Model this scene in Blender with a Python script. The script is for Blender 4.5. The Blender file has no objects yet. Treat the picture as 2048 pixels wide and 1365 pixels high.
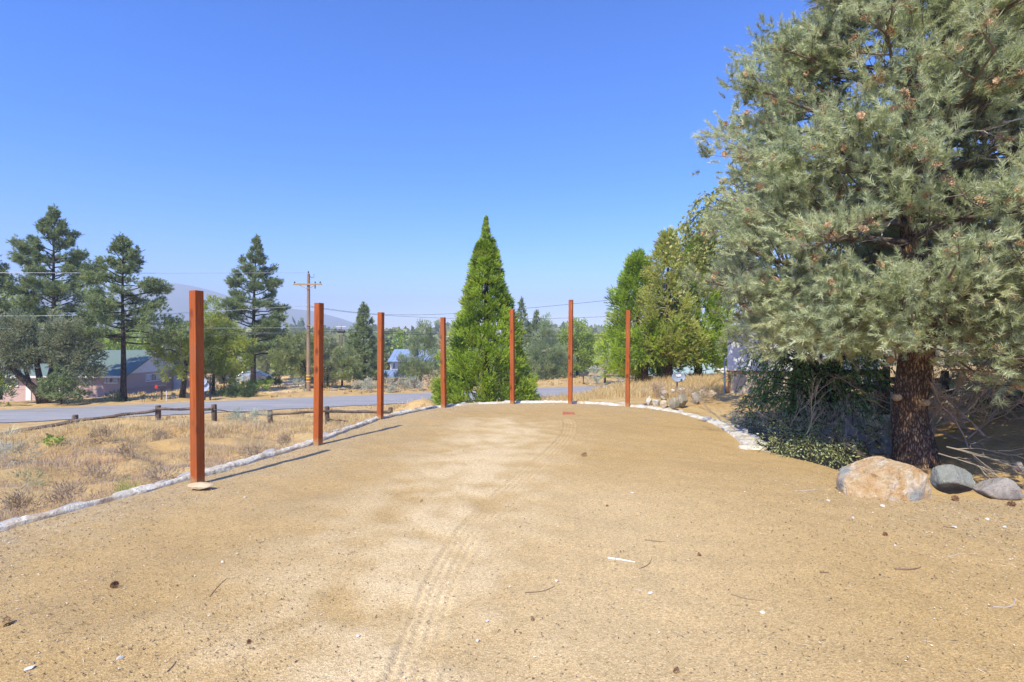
import bpy, bmesh, math
import numpy as np
from mathutils import Vector, noise as mnoise

# ------------------------------------------------------------------ camera, sky, sun, exposure
S = bpy.context.scene
COL = S.collection
CAMZ = 1.5
cam_d = bpy.data.cameras.new("camera")
cam_d.sensor_width = 36.0
cam_d.lens = 18.0
cam_d.clip_start = 0.05
cam_d.clip_end = 8000.0
cam = bpy.data.objects.new("camera", cam_d)
COL.objects.link(cam)
cam.location = (0, 0, CAMZ)
cam.rotation_euler = (math.radians(90), 0, 0)
S.camera = cam

SUN_EL = math.radians(49.0)
SUN_AZ = math.atan2(-0.465, -0.885)          # clockwise from +Y
wd = bpy.data.worlds.new("World")
S.world = wd
wd.use_nodes = True
wn = wd.node_tree.nodes
sky = wn.new('ShaderNodeTexSky')
sky.sky_type = 'NISHITA'
sky.sun_disc = False
sky.sun_elevation = SUN_EL
sky.sun_rotation = SUN_AZ % (2 * math.pi)
sky.altitude = 1400
sky.air_density = 1.0
sky.dust_density = 1.5
sky.ozone_density = 1.6
hsv = wn.new('ShaderNodeHueSaturation')
hsv.inputs['Saturation'].default_value = 1.55
hsv.inputs['Value'].default_value = 1.25
wd.node_tree.links.new(sky.outputs[0], hsv.inputs['Color'])
gain_n = wn.new('ShaderNodeMix')
gain_n.data_type = 'RGBA'
gain_n.blend_type = 'MULTIPLY'
gain_n.inputs[0].default_value = 1.0
gain_n.inputs[7].default_value = (0.97, 0.80, 0.96, 1)
wd.node_tree.links.new(hsv.outputs[0], gain_n.inputs[6])
gam_n = wn.new('ShaderNodeGamma')
gam_n.inputs[1].default_value = 1.2
wd.node_tree.links.new(gain_n.outputs[2], gam_n.inputs[0])
wd.node_tree.links.new(gam_n.outputs[0], wn['Background'].inputs[0])
wn['Background'].inputs[1].default_value = 0.15

sun_d = bpy.data.lights.new("sun", 'SUN')
sun_d.energy = 4.7
sun_d.angle = math.radians(0.55)
sun_d.color = (1.0, 0.92, 0.70)
sun = bpy.data.objects.new("sun", sun_d)
COL.objects.link(sun)
ce = math.cos(SUN_EL)
ldir = Vector((-math.sin(SUN_AZ) * ce, -math.cos(SUN_AZ) * ce, -math.sin(SUN_EL)))
sun.rotation_euler = ldir.to_track_quat('-Z', 'Y').to_euler()
sun.location = (-20, -30, 40)

S.view_settings.view_transform = 'Standard'
S.view_settings.look = 'None'
S.view_settings.exposure = 0.56
S.view_settings.gamma = 1.0
S.render.engine = 'CYCLES'
S.cycles.use_denoising = True
S.cycles.denoiser = 'OPENIMAGEDENOISE'
S.cycles.max_bounces = 9
S.cycles.diffuse_bounces = 6
S.cycles.transmission_bounces = 4
S.cycles.transparent_max_bounces = 8
S.cycles.volume_bounces = 0
S.cycles.sample_clamp_indirect = 6.0

rng = np.random.default_rng(11)
def U(a, b): return float(rng.uniform(a, b))
def wx(px, d): return (px - 1024.0) / 1024.0 * d
def wz(py, d): return CAMZ - (py - 682.5) / 1024.0 * d
def gd(py, z=0.0): return (CAMZ - z) * 1024.0 / (py - 682.5)

# ------------------------------------------------------------------ materials
def nt_new(name):
    m = bpy.data.materials.new(name)
    m.use_nodes = True
    n, l = m.node_tree.nodes, m.node_tree.links
    n.clear()
    out = n.new('ShaderNodeOutputMaterial')
    return m, n, l, out

def c4(c): return (c[0], c[1], c[2], 1.0)

def mixc(n, l, fac, a, b, mode='MIX'):
    x = n.new('ShaderNodeMix')
    x.data_type = 'RGBA'
    x.blend_type = mode
    if isinstance(fac, (int, float)): x.inputs[0].default_value = fac
    else: l.new(fac, x.inputs[0])
    for i, v in ((6, a), (7, b)):
        if isinstance(v, (tuple, list)): x.inputs[i].default_value = c4(v)
        else: l.new(v, x.inputs[i])
    return x.outputs[2]

def ramp(n, l, v, p0, p1, c0=(0, 0, 0), c1=(1, 1, 1)):
    r = n.new('ShaderNodeValToRGB')
    r.color_ramp.elements[0].position = p0
    r.color_ramp.elements[1].position = p1
    r.color_ramp.elements[0].color = c4(c0)
    r.color_ramp.elements[1].color = c4(c1)
    l.new(v, r.inputs[0])
    return r.outputs[0]

def noise(n, l, vec, scale, detail=5.0, rough=0.6, dist=0.0):
    t = n.new('ShaderNodeTexNoise')
    t.inputs['Scale'].default_value = scale
    t.inputs['Detail'].default_value = detail
    t.inputs['Roughness'].default_value = rough
    t.inputs['Distortion'].default_value = dist
    l.new(vec, t.inputs['Vector'])
    return t.outputs[0]

def voro(n, l, vec, scale, feature='F1'):
    t = n.new('ShaderNodeTexVoronoi')
    t.feature = feature
    t.inputs['Scale'].default_value = scale
    l.new(vec, t.inputs['Vector'])
    return t

def coords(n, l, space='Object', stretch=(1, 1, 1)):
    if space == 'World':
        v = n.new('ShaderNodeNewGeometry').outputs['Position']
    else:
        v = n.new('ShaderNodeTexCoord').outputs['Object']
    if stretch != (1, 1, 1):
        mp = n.new('ShaderNodeMapping')
        mp.inputs['Scale'].default_value = stretch
        l.new(v, mp.inputs[0])
        v = mp.outputs[0]
    return v

def bumpn(n, l, h, strength, dist):
    b = n.new('ShaderNodeBump')
    b.inputs['Strength'].default_value = strength
    b.inputs['Distance'].default_value = dist
    l.new(h, b.inputs['Height'])
    return b.outputs[0]

def mat(name, ca, cb, scale=6.0, rough=0.8, bump=0.3, bdist=0.01, stretch=(1, 1, 1), cc=None, bscale=None, metal=0.0, lo=0.35, hi=0.65, space='Object', spec=0.3):
    m, n, l, out = nt_new(name)
    p = n.new('ShaderNodeBsdfPrincipled')
    v = coords(n, l, space, stretch)
    f = noise(n, l, v, scale)
    col = mixc(n, l, ramp(n, l, f, lo, hi), ca, cb)
    if cc is not None:
        g = noise(n, l, v, scale * 0.37, 6, 0.65)
        col = mixc(n, l, ramp(n, l, g, 0.46, 0.60), col, cc)
    l.new(col, p.inputs['Base Color'])
    p.inputs['Roughness'].default_value = rough
    p.inputs['Metallic'].default_value = metal
    p.inputs['Specular IOR Level'].default_value = spec
    if bump > 0:
        h = noise(n, l, v, bscale or scale * 3, 6)
        l.new(bumpn(n, l, h, bump, bdist), p.inputs['Normal'])
    l.new(p.outputs[0], out.inputs[0])
    return m

def leaf_mat(name, dark, light, dry=None, trans=0.3, rough=0.55, gloss=0.06, gain=1.72):
    """foliage: natural colour varies per spray through the 'tint' attribute"""
    m, n, l, out = nt_new(name)
    a = n.new('ShaderNodeAttribute')
    a.attribute_name = 'tint'
    r = n.new('ShaderNodeValToRGB')
    dark, light = [min(.8, c * gain) for c in dark], [min(.8, c * gain) for c in light]
    e = r.color_ramp.elements
    e[0].position, e[0].color = 0.05, c4(dark)
    e[1].position, e[1].color = 0.80, c4(light)
    if dry is not None:
        k = e.new(0.97)
        k.color = c4(dry)
    l.new(a.outputs['Fac'], r.inputs[0])
    d = n.new('ShaderNodeBsdfDiffuse')
    t = n.new('ShaderNodeBsdfTranslucent')
    g = n.new('ShaderNodeBsdfGlossy')
    g.inputs['Roughness'].default_value = rough
    g.inputs['Color'].default_value = (0.9, 0.95, 1, 1)
    l.new(r.outputs[0], d.inputs[0])
    l.new(r.outputs[0], t.inputs[0])
    mx = n.new('ShaderNodeMixShader')
    mx.inputs[0].default_value = trans
    l.new(d.outputs[0], mx.inputs[1])
    l.new(t.outputs[0], mx.inputs[2])
    m2 = n.new('ShaderNodeMixShader')
    m2.inputs[0].default_value = gloss
    l.new(mx.outputs[0], m2.inputs[1])
    l.new(g.outputs[0], m2.inputs[2])
    l.new(m2.outputs[0], out.inputs[0])
    return m

def bark_mat(name, dark, light, scale=14.0, bump=0.9, bdist=0.03, red=None):
    m, n, l, out = nt_new(name)
    p = n.new('ShaderNodeBsdfPrincipled')
    p.inputs['Roughness'].default_value = 0.9
    p.inputs['Specular IOR Level'].default_value = 0.1
    v = coords(n, l, 'Object', (1, 1, 0.30))
    nz = noise(n, l, v, scale * 0.5, 7, 0.7)
    vv = n.new('ShaderNodeVectorMath')
    vv.operation = 'MULTIPLY_ADD'
    sc = n.new('ShaderNodeCombineXYZ')
    l.new(nz, sc.inputs[0]); l.new(nz, sc.inputs[1]); l.new(nz, sc.inputs[2])
    vv.inputs[1].default_value = (1.6 / scale, 1.9 / scale, 1.4 / scale)
    l.new(sc.outputs[0], vv.inputs[0]); l.new(v, vv.inputs[2])
    vo = voro(n, l, vv.outputs[0], scale, 'DISTANCE_TO_EDGE').outputs[0]
    crack = ramp(n, l, vo, 0.02, 0.22)
    col = mixc(n, l, crack, dark, light)
    if red is not None:
        g = noise(n, l, coords(n, l, 'Object'), 2.2, 4)
        col = mixc(n, l, mixc(n, l, ramp(n, l, g, 0.42, 0.62), (0, 0, 0), crack), col, red)
    col = mixc(n, l, 0.5, col, mixc(n, l, noise(n, l, v, scale * 4, 6), (0.3, 0.3, 0.3), (1.5, 1.5, 1.5)), 'MULTIPLY')
    l.new(col, p.inputs['Base Color'])
    h = n.new('ShaderNodeMath'); h.operation = 'ADD'
    l.new(crack, h.inputs[0]); l.new(nz, h.inputs[1])
    l.new(bumpn(n, l, h.outputs[0], bump, bdist), p.inputs['Normal'])
    l.new(p.outputs[0], out.inputs[0])
    return m

# ------------------------------------------------------------------ object plumbing
def props(o, label=None, cat=None, group=None, kind=None):
    if label: o["label"] = label
    if cat: o["category"] = cat
    if group: o["group"] = group
    if kind: o["kind"] = kind
    return o

def empty(name, loc, label, cat, group=None, rz=0.0):
    o = bpy.data.objects.new(name, None)
    o.empty_display_size = 0.2
    COL.objects.link(o)
    o.location = loc
    o.rotation_euler = (0, 0, rz)
    return props(o, label, cat, group)

def link(name, me, parent=None, loc=None):
    o = bpy.data.objects.new(name, me)
    COL.objects.link(o)
    if parent is not None: o.parent = parent
    if loc is not None: o.location = loc
    return o

def mesh_np(name, V, F, m, tint=None, smooth=False, extra=None):
    V = np.asarray(V, np.float32); F = np.asarray(F, np.int32)
    me = bpy.data.meshes.new(name)
    nf, k = F.shape
    me.vertices.add(len(V)); me.vertices.foreach_set('co', V.ravel())
    me.loops.add(nf * k); me.loops.foreach_set('vertex_index', F.ravel())
    me.polygons.add(nf); me.polygons.foreach_set('loop_start', np.arange(0, nf * k, k, dtype=np.int32))
    me.update(calc_edges=True)
    if tint is not None:
        a = me.attributes.new('tint', 'FLOAT', 'FACE'); a.data.foreach_set('value', np.asarray(tint, np.float32))
    if extra:
        for kx, vx in extra.items():
            a = me.attributes.new(kx, 'FLOAT', 'POINT'); a.data.foreach_set('value', np.asarray(vx, np.float32))
    me.polygons.foreach_set('use_smooth', np.full(nf, smooth, dtype=bool))
    me.materials.append(m)
    return me

class MB:
    """collects simple shapes into one mesh"""
    def __init__(s): s.v = []; s.f = []
    def add(s, vs, fs):
        b = len(s.v); s.v += [tuple(p) for p in vs]; s.f += [tuple(i + b for i in f) for f in fs]
        return s
    def box(s, c, size, rz=0.0, tilt=None):
        hx, hy, hz = size[0] / 2, size[1] / 2, size[2] / 2
        vs = [Vector((x * hx, y * hy, z * hz)) for x in (-1, 1) for y in (-1, 1) for z in (-1, 1)]
        from mathutils import Euler
        R = Euler((tilt[0], tilt[1], rz) if tilt else (0, 0, rz)).to_matrix()
        vs = [R @ v + Vector(c) for v in vs]
        return s.add(vs, [(0, 1, 3, 2), (4, 6, 7, 5), (0, 4, 5, 1), (2, 3, 7, 6), (0, 2, 6, 4), (1, 5, 7, 3)])
    def tube(s, pts, rad, n=8, cap=True):
        pts = [Vector(p) for p in pts]
        if isinstance(rad, (int, float)): rad = [rad] * len(pts)
        b = len(s.v); up = Vector((0.31, 0.17, 0.94))
        for i, p in enumerate(pts):
            t = (pts[min(i + 1, len(pts) - 1)] - pts[max(i - 1, 0)]).normalized()
            if abs(t.dot(up)) > 0.95: up = Vector((0.9, 0.3, 0.1))
            u = t.cross(up).normalized(); w = t.cross(u)
            for k in range(n):
                a = 2 * math.pi * k / n
                s.v.append(tuple(p + (u * math.cos(a) + w * math.sin(a)) * rad[i]))
        for i in range(len(pts) - 1):
            for k in range(n):
                s.f.append((b + i * n + k, b + i * n + (k + 1) % n, b + (i + 1) * n + (k + 1) % n, b + (i + 1) * n + k))
        if cap:
            s.f.append(tuple(b + k for k in range(n))[::-1]); e = b + (len(pts) - 1) * n
            s.f.append(tuple(e + k for k in range(n)))
        return s
    def lathe(s, prof, n=24, c=(0, 0, 0)):
        b = len(s.v)
        for r, z in prof:
            for k in range(n):
                a = 2 * math.pi * k / n
                s.v.append((c[0] + r * math.cos(a), c[1] + r * math.sin(a), c[2] + z))
        for i in range(len(prof) - 1):
            for k in range(n):
                s.f.append((b + i * n + k, b + i * n + (k + 1) % n, b + (i + 1) * n + (k + 1) % n, b + (i + 1) * n + k))
        s.f.append(tuple(b + k for k in range(n))[::-1]); e = b + (len(prof) - 1) * n
        s.f.append(tuple(e + k for k in range(n)))
        return s
    def prism(s, prof, y0, y1):
        """profile in x,z extruded along y"""
        n = len(prof); b = len(s.v)
        s.v += [(x, y0, z) for x, z in prof] + [(x, y1, z) for x, z in prof]
        for i in range(n):
            j = (i + 1) % n
            s.f.append((b + i, b + j, b + n + j, b + n + i))
        s.f.append(tuple(b + i for i in range(n))[::-1]); s.f.append(tuple(b + n + i for i in range(n)))
        return s
    def build(s, name, m, parent=None, loc=None, smooth=False, bevel=0.0, seg=2):
        me = bpy.data.meshes.new(name)
        me.from_pydata(s.v, [], s.f)
        bm = bmesh.new(); bm.from_mesh(me)
        bmesh.ops.recalc_face_normals(bm, faces=bm.faces)
        if bevel > 0:
            bmesh.ops.bevel(bm, geom=[e for e in bm.edges if e.calc_face_angle(0) > 0.5], offset=bevel, segments=seg, affect='EDGES', profile=0.6)
        bm.to_mesh(me); bm.free()
        if smooth: me.polygons.foreach_set('use_smooth', [True] * len(me.polygons))
        me.materials.append(m)
        return link(name, me, parent, loc)

def copy_tree(o, parent=None):
    c = o.copy(); COL.objects.link(c)
    if parent is not None: c.parent = parent
    for ch in list(o.children): copy_tree(ch, c)
    return c

def norm(a): return a / np.maximum(np.linalg.norm(a, axis=-1, keepdims=True), 1e-9)

def frames(D):
    ref = np.where(np.abs(D[:, 2:3]) > 0.9, np.array([[1.0, 0, 0]]), np.array([[0, 0, 1.0]]))
    A = norm(np.cross(D, ref)); B = np.cross(D, A)
    return A, B

def sprays(P, D, L, n, nl, w, smin, smax, tint, t0=0.0, jit=0.12):
    """needle sprays: n needles along each axis D (length L) starting at P"""
    N = len(P); D = norm(D)
    L = np.broadcast_to(np.asarray(L, float), (N,))
    A, B = frames(D)
    t = rng.uniform(t0, 1, (N, n)); ph = rng.uniform(0, 2 * np.pi, (N, n))
    th = np.radians(rng.uniform(smin, smax, (N, n))) * (1.15 - 0.5 * t)
    dr = D[:, None] * np.cos(th)[..., None] + (A[:, None] * np.cos(ph)[..., None] + B[:, None] * np.sin(ph)[..., None]) * np.sin(th)[..., None]
    base = P[:, None] + D[:, None] * (t * L[:, None])[..., None]
    ln = (nl[:, None] if np.ndim(nl) else nl) * rng.uniform(0.7, 1.25, (N, n))
    tip = base + dr * ln[..., None]
    sd = norm(np.cross(dr, rng.normal(size=(N, n, 3)))) * (w / 2)
    V = np.stack([base - sd, base + sd, tip], axis=2).reshape(-1, 3)
    F = np.arange(N * n * 3).reshape(-1, 3)
    T = np.clip(np.repeat(tint, n) + rng.normal(0, jit, N * n), 0, 1)
    return V, F, T

def leaves(P, D, size, aspect, tint, jit=0.12, wob=0.6):
    """diamond leaves, one per point"""
    N = len(P)
    D = norm(D + rng.normal(0, wob, (N, 3)))
    s = size * rng.uniform(0.7, 1.3, (N, 1))
    X = norm(np.cross(D, rng.normal(size=(N, 3)))) * s * aspect * 0.5
    V = np.stack([P, P + D * s * 0.45 + X, P + D * s, P + D * s * 0.45 - X], axis=1).reshape(-1, 3)
    F = np.arange(N * 4).reshape(-1, 4)
    T = np.clip(tint + rng.normal(0, jit, N), 0, 1)
    return V, F, T

def joinVFT(parts):
    V = []; F = []; T = []; b = 0
    for v, f, t in parts:
        V.append(v); F.append(f + b); T.append(t); b += len(v)
    return np.concatenate(V), np.concatenate(F), np.concatenate(T)

# ------------------------------------------------------------------ terrain height
CP = np.array([
 (-4.6, 3.5, -.5), (-4.5, 5.5, -.5), (-4.0, 7.5, -.55), (-3.6, 10, -.75), (-2.4, 12.7, -.85), (-4.8, 0, -.5), (-6, -5, -.5), (-9, -3, -.9),
 (-8, 5, -.75), (-8, 10, -.78), (-6, 9, -.8), (-6, 13, -1.1), (-10.6, 15, -.85), (-9, 15, -.95), (-14, 14, -1.2), (-12, 10, -.8), (-12, 5, -1.0), (-20, 8, -1.8), (-20, 16, -2.1),
 (-14, 16.6, -1.5), (-11.95, 17.5, -1.4), (-10.4, 18.1, -1.45), (-8.8, 18.9, -1.65), (-7, 19.6, -1.72), (-4.86, 20.6, -1.85), (-12, 25, -2.45), (-4, 28, -2.3), (0, 25, -1.8), (-20, 22, -2.5),
 (-26, 25, -2.75), (-12.5, 33, -2.75), (-5, 37, -2.75), (4, 41, -2.75), (-31.5, 31.5, -2.75), (-15.7, 38, -2.75), (-6.4, 42.3, -2.75), (2.3, 46.5, -2.75), (9.1, 49, -2.75), (20, 54, -2.75), (-50, 24, -2.75),
 (-17, 42.7, -2.75), (-25, 37, -2.8), (-36, 36, -2.9), (-40, 49, -3.95), (-50, 50, -4.0), (-45, 62, -4), (-37, 56, -3.7), (-28, 72, -2.75), (-24, 52, -2.8), (-20, 60, -2.7), (-27, 48, -2.9),
 (-10, 50, -3.2), (-16, 75, -5.5), (0, 75, -6), (-6, 60, -4.6), (20, 75, -5), (5, 57, -2.7), (8, 60, -2.8), (40, 60, -4), (-70, 70, -5),
 (-1, 19, -1.0), (0, 15.5, -.75), (1.4, 13.9, -.2), (3, 13.2, -.15), (4.5, 12.4, -.22), (2.3, 18, -.62), (6, 18, -.35), (7.6, 25, -.4), (11, 25, -.3), (3.6, 28, -1.65), (3.6, 34, -2.35), (9, 35, -1.3), (14, 40, -1.4), (7.3, 17.4, -.29), (10, 18, -.25),
 (5, 10.3, -.42), (8, 10.6, -.35), (4.4, 9.2, -.5), (4.6, 7.8, -.5), (5.68, 7.2, -.28), (4.5, 6.7, -.4), (6.3, 5.6, -.12), (8, 5.4, .0), (7.6, 8.6, .1), (9.5, 10, .4), (12, 12, .5), (14, 18, .2), (12, 8, .7), (10, 6.5, .4), (20, 15, .5), (20, 30, 0),
 (5, 3.8, -.15), (9, 3, -.1), (5, 0, -.1), (0, -6, -.1), (10, -8, -.1), (-6, -12, -.6), (30, 0, .3)], float)
def tps(r2): return 0.5 * r2 * np.log(np.maximum(r2, 1e-9))
_n = len(CP)
_K = tps(((CP[:, None, :2] - CP[None, :, :2]) ** 2).sum(-1)) + np.eye(_n) * 0.02
_Pm = np.c_[np.ones(_n), CP[:, :2]]
_sol = np.linalg.solve(np.block([[_K, _Pm], [_Pm.T, np.zeros((3, 3))]]), np.r_[CP[:, 2], 0, 0, 0])
def sstep(x, a, b):
    t = np.clip((x - a) / (b - a), 0, 1)
    return t * t * (3 - 2 * t)
RN = np.array([-0.395, 0.919])             # road normal
RC = np.array([-15.0, 35.2])               # a point on its centre line
def H(x, y, fine=True):
    x = np.asarray(x, float); y = np.asarray(y, float)
    sh = x.shape; x = x.ravel(); y = y.ravel()
    out = np.empty(len(x))
    for i in range(0, len(x), 20000):
        xs, ys = x[i:i + 20000], y[i:i + 20000]
        r2 = (xs[:, None] - CP[None, :, 0]) ** 2 + (ys[:, None] - CP[None, :, 1]) ** 2
        out[i:i + 20000] = tps(r2) @ _sol[:_n] + _sol[_n] + _sol[_n + 1] * xs + _sol[_n + 2] * ys
    out = np.clip(out, -7.5, 0.9)
    r = np.hypot(x, y - 20)
    far = sstep(r, 45, 85)
    out = out * (1 - far) + (-7.0 - np.clip(r - 100, 0, 200) * 0.01) * far
    d = np.abs((x - RC[0]) * RN[0] + (y - RC[1]) * RN[1])
    k = 1 - sstep(d, 3.9, 6.0)
    k = k * (1 - sstep(r, 70, 90))
    out = out * (1 - k) + (-2.79) * k
    out += 0.75 * np.exp(-(((x + 4.7) / 1.5) ** 2 + ((y - 26) / 1.0) ** 2))
    if fine:
        a = (1 - k) * (0.05 + 0.05 * sstep(-x, 3.2, 5) * (1 - sstep(y, 16, 19)))
        out += a * (np.sin(x * 1.9 + np.sin(y * 1.3)) * np.sin(y * 2.3 + 1.0) + 0.7 * np.sin(x * 4.1 + y * 2.7 + 1.7 * np.sin(y * 3.1 - x)) * 0.6)
    return out.reshape(sh)
def h1(x, y): return float(H(np.array([x]), np.array([y]))[0])

# pad outline (counter-clockwise), first points follow the white stone edging
EDGE_PX = [(0, 1050), (110, 1025), (200, 1000), (290, 978), (370, 955), (440, 936), (500, 918), (570, 899), (630, 882), (680, 862), (722, 847), (765, 832), (850, 816), (950, 807), (1024, 804), (1140, 803.5), (1200, 806), (1290, 813), (1335, 820), (1380, 829), (1420, 839), (1450, 850), (1478, 866), (1497, 880), (1508, 893)]
def g2(px, py): d = gd(py); return (wx(px, d), d)
EDGE = [(-4.25, 1.0), (-4.3, 2.8)] + [g2(*p) for p in EDGE_PX]
PAD = EDGE + [(3.62, 6.9), (3.80, 6.4), (3.9, 5.85), (4.05, 5.2), (4.6, 4.95), (5.5, 4.95), (7, 5.0), (9, 4.6), (9, -4), (-5, -4)]
PADA = np.array(PAD)
def sdf_pad(x, y):
    sh = x.shape; p = np.c_[x.ravel(), y.ravel()]
    d = np.full(len(p), 1e9); ins = np.zeros(len(p), bool)
    for i in range(len(PADA)):
        a, b = PADA[i], PADA[(i + 1) % len(PADA)]
        ab = b - a; t = np.clip(((p - a) @ ab) / (ab @ ab), 0, 1)
        d = np.minimum(d, np.linalg.norm(p - a - t[:, None] * ab, axis=1))
        c = (a[1] > p[:, 1]) != (b[1] > p[:, 1])
        xi = (b[0] - a[0]) * (p[:, 1] - a[1]) / (b[1] - a[1] + 1e-12) + a[0]
        ins ^= c & (p[:, 0] < xi)
    return np.where(ins, -d, d).reshape(sh)

# ------------------------------------------------------------------ ground materials
def ground_mat():
    m, n, l, out = nt_new('dry_ground')
    p = n.new('ShaderNodeBsdfPrincipled'); p.inputs['Roughness'].default_value = 0.95; p.inputs['Specular IOR Level'].default_value = 0.1
    v = coords(n, l, 'World')
    a = noise(n, l, v, 0.35, 6); b = noise(n, l, v, 2.2, 6); c = noise(n, l, v, 14, 5)
    col = mixc(n, l, ramp(n, l, a, 0.4, 0.62), (0.51, 0.345, 0.140), (0.60, 0.44, 0.205))
    col = mixc(n, l, ramp(n, l, b, 0.45, 0.7), col, (0.40, 0.26, 0.13))
    col = mixc(n, l, 0.45, col, mixc(n, l, c, (0.55, 0.55, 0.55), (1.35, 1.35, 1.35)), 'MULTIPLY')
    l.new(col, p.inputs['Base Color'])
    l.new(bumpn(n, l, noise(n, l, v, 9, 8, 0.7), 0.8, 0.06), p.inputs['Normal'])
    l.new(p.outputs[0], out.inputs[0])
    return m

def pad_mat():
    m, n, l, out = nt_new('decomposed_granite')
    p = n.new('ShaderNodeBsdfPrincipled'); p.inputs['Roughness'].default_value = 0.95; p.inputs['Specular IOR Level'].default_value = 0.12
    v = coords(n, l, 'World')
    def attr(k):
        a = n.new('ShaderNodeAttribute'); a.attribute_name = k; return a.outputs['Fac']
    big = noise(n, l, v, 0.55, 7, 0.65); mid = noise(n, l, v, 4.0, 7, 0.65); fine = noise(n, l, v, 60, 4, 0.7)
    col = mixc(n, l, ramp(n, l, big, 0.38, 0.66), (0.440, 0.306, 0.130), (0.488, 0.347, 0.158))
    col = mixc(n, l, ramp(n, l, mid, 0.55, 0.80), col, (0.385, 0.265, 0.115))
    col = mixc(n, l, attr('worn'), col, (0.40, 0.28, 0.125))
    # pale loose granite where cars turned, grey mulch by the edging
    col = mixc(n, l, attr('pale'), col, (0.64, 0.505, 0.290))
    mask = n.new('ShaderNodeMath'); mask.operation = 'MULTIPLY'
    l.new(attr('mulch'), mask.inputs[0]); l.new(ramp(n, l, noise(n, l, v, 7, 7, 0.7), 0.32, 0.58), mask.inputs[1])
    col = mixc(n, l, mask.outputs[0], col, mixc(n, l, noise(n, l, v, 35, 4), (0.27, 0.19, 0.10), (0.60, 0.49, 0.29)))
    g1 = voro(n, l, v, 110); g2_ = voro(n, l, v, 260)
    sep = n.new('ShaderNodeSeparateColor'); l.new(g1.outputs['Color'], sep.inputs[0])
    sep2 = n.new('ShaderNodeSeparateColor'); l.new(g2_.outputs['Color'], sep2.inputs[0])
    grain = mixc(n, l, sep.outputs[0], (0.74, 0.72, 0.69), (1.26, 1.26, 1.28))
    grain2 = mixc(n, l, sep2.outputs[0], (0.70, 0.68, 0.66), (1.30, 1.30, 1.30))
    col = mixc(n, l, 0.75, col, grain, 'MULTIPLY')
    col = mixc(n, l, 0.75, col, grain2, 'MULTIPLY')
    # sparse dark grit
    dk = voro(n, l, v, 38)
    s3 = n.new('ShaderNodeSeparateColor'); l.new(dk.outputs['Color'], s3.inputs[0])
    th = n.new('ShaderNodeMath'); th.operation = 'GREATER_THAN'; th.inputs[1].default_value = 0.93; l.new(s3.outputs[1], th.inputs[0])
    rr = ramp(n, l, dk.outputs['Distance'], 0.12, 0.34, (1, 1, 1), (0, 0, 0))
    mm = n.new('ShaderNodeMath'); mm.operation = 'MULTIPLY'; l.new(th.outputs[0], mm.inputs[0]); l.new(rr, mm.inputs[1])
    col = mixc(n, l, mm.outputs[0], col, (0.20, 0.14, 0.085))
    l.new(col, p.inputs['Base Color'])
    h = n.new('ShaderNodeMath'); h.operation = 'ADD'
    l.new(g1.outputs['Distance'], h.inputs[0]); l.new(fine, h.inputs[1])
    l.new(bumpn(n, l, h.outputs[0], 0.42, 0.008), p.inputs['Normal'])
    l.new(p.outputs[0], out.inputs[0])
    return m

# ------------------------------------------------------------------ ground sheet
M_GROUND = ground_mat()
ang = np.concatenate([np.linspace(-60, 60, 760), np.linspace(60, 300, 160)[1:-1]])
ang = np.radians(90 - ang)                      # measured from +Y
rad = np.concatenate([np.geomspace(0.6, 60, 560), np.geomspace(60, 2400, 90)[1:]])
RR, AA = np.meshgrid(rad, ang, indexing='ij')
X = RR * np.cos(AA); Y = RR * np.sin(AA)
Zg = H(X, Y)
sd = sdf_pad(X, Y)
Zg = np.where(sd < 0.12, np.minimum(Zg, -0.55), Zg)
nr, na = X.shape
idx = np.arange(nr * na).reshape(nr, na)
a_, b_ = idx[:-1, :], idx[1:, :]
F = np.stack([a_, b_, np.roll(b_, -1, 1), np.roll(a_, -1, 1)], -1).reshape(-1, 4)
me = mesh_np('ground', np.c_[X.ravel(), Y.ravel(), Zg.ravel()], F[:, ::-1], M_GROUND, smooth=True)
props(link('ground', me), 'dry tan ground sloping down past the road to the valley', 'ground', kind='structure')

# ------------------------------------------------------------------ dirt pad with tyre tracks
def poly_eval(P, x, y):
    """signed lateral distance and run length to a polyline of (x,y)"""
    P = np.array(P); best = np.full(x.shape, 1e9); s = np.zeros(x.shape); run = np.zeros(x.shape); acc = 0
    for i in range(len(P) - 1):
        a, b = P[i], P[i + 1]; ab = b - a; L = np.linalg.norm(ab); u = ab / L
        t = np.clip((x - a[0]) * u[0] + (y - a[1]) * u[1], 0, L)
        dx = x - a[0] - t * u[0]; dy = y - a[1] - t * u[1]
        d = np.hypot(dx, dy); side = np.sign(dx * u[1] - dy * u[0])
        k = d < best
        best = np.where(k, d, best); s = np.where(k, d * side, s); run = np.where(k, acc + t, run); acc += L
    return s, run, acc
def smooth_poly(P, n=60):
    P = np.array(P, float); t = np.r_[0, np.cumsum(np.linalg.norm(np.diff(P, axis=0), axis=1))]
    tt = np.linspace(0, t[-1], n)
    Q = np.c_[np.interp(tt, t, P[:, 0]), np.interp(tt, t, P[:, 1])]
    for _ in range(6): Q[1:-1] = 0.25 * Q[:-2] + 0.5 * Q[1:-1] + 0.25 * Q[2:]
    return Q
TR1 = smooth_poly([g2(*p) for p in [(815, 1365), (845, 1260), (880, 1165), (925, 1080), (985, 1010), (1050, 950), (1105, 905), (1134, 872), (1140, 848), (1132, 836)]])
TR2 = smooth_poly([g2(*p) for p in [(1166, 975), (1172, 1010), (1185, 1080), (1205, 1180), (1222, 1290)]])
TR3 = smooth_poly([g2(*p) for p in [(1330, 930), (1308, 985), (1298, 1040), (1303, 1110), (1325, 1180)]])
ys = np.concatenate([np.linspace(-4, 1.4, 40)[:-1], np.geomspace(1.4, 13.4, 620)])
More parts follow.
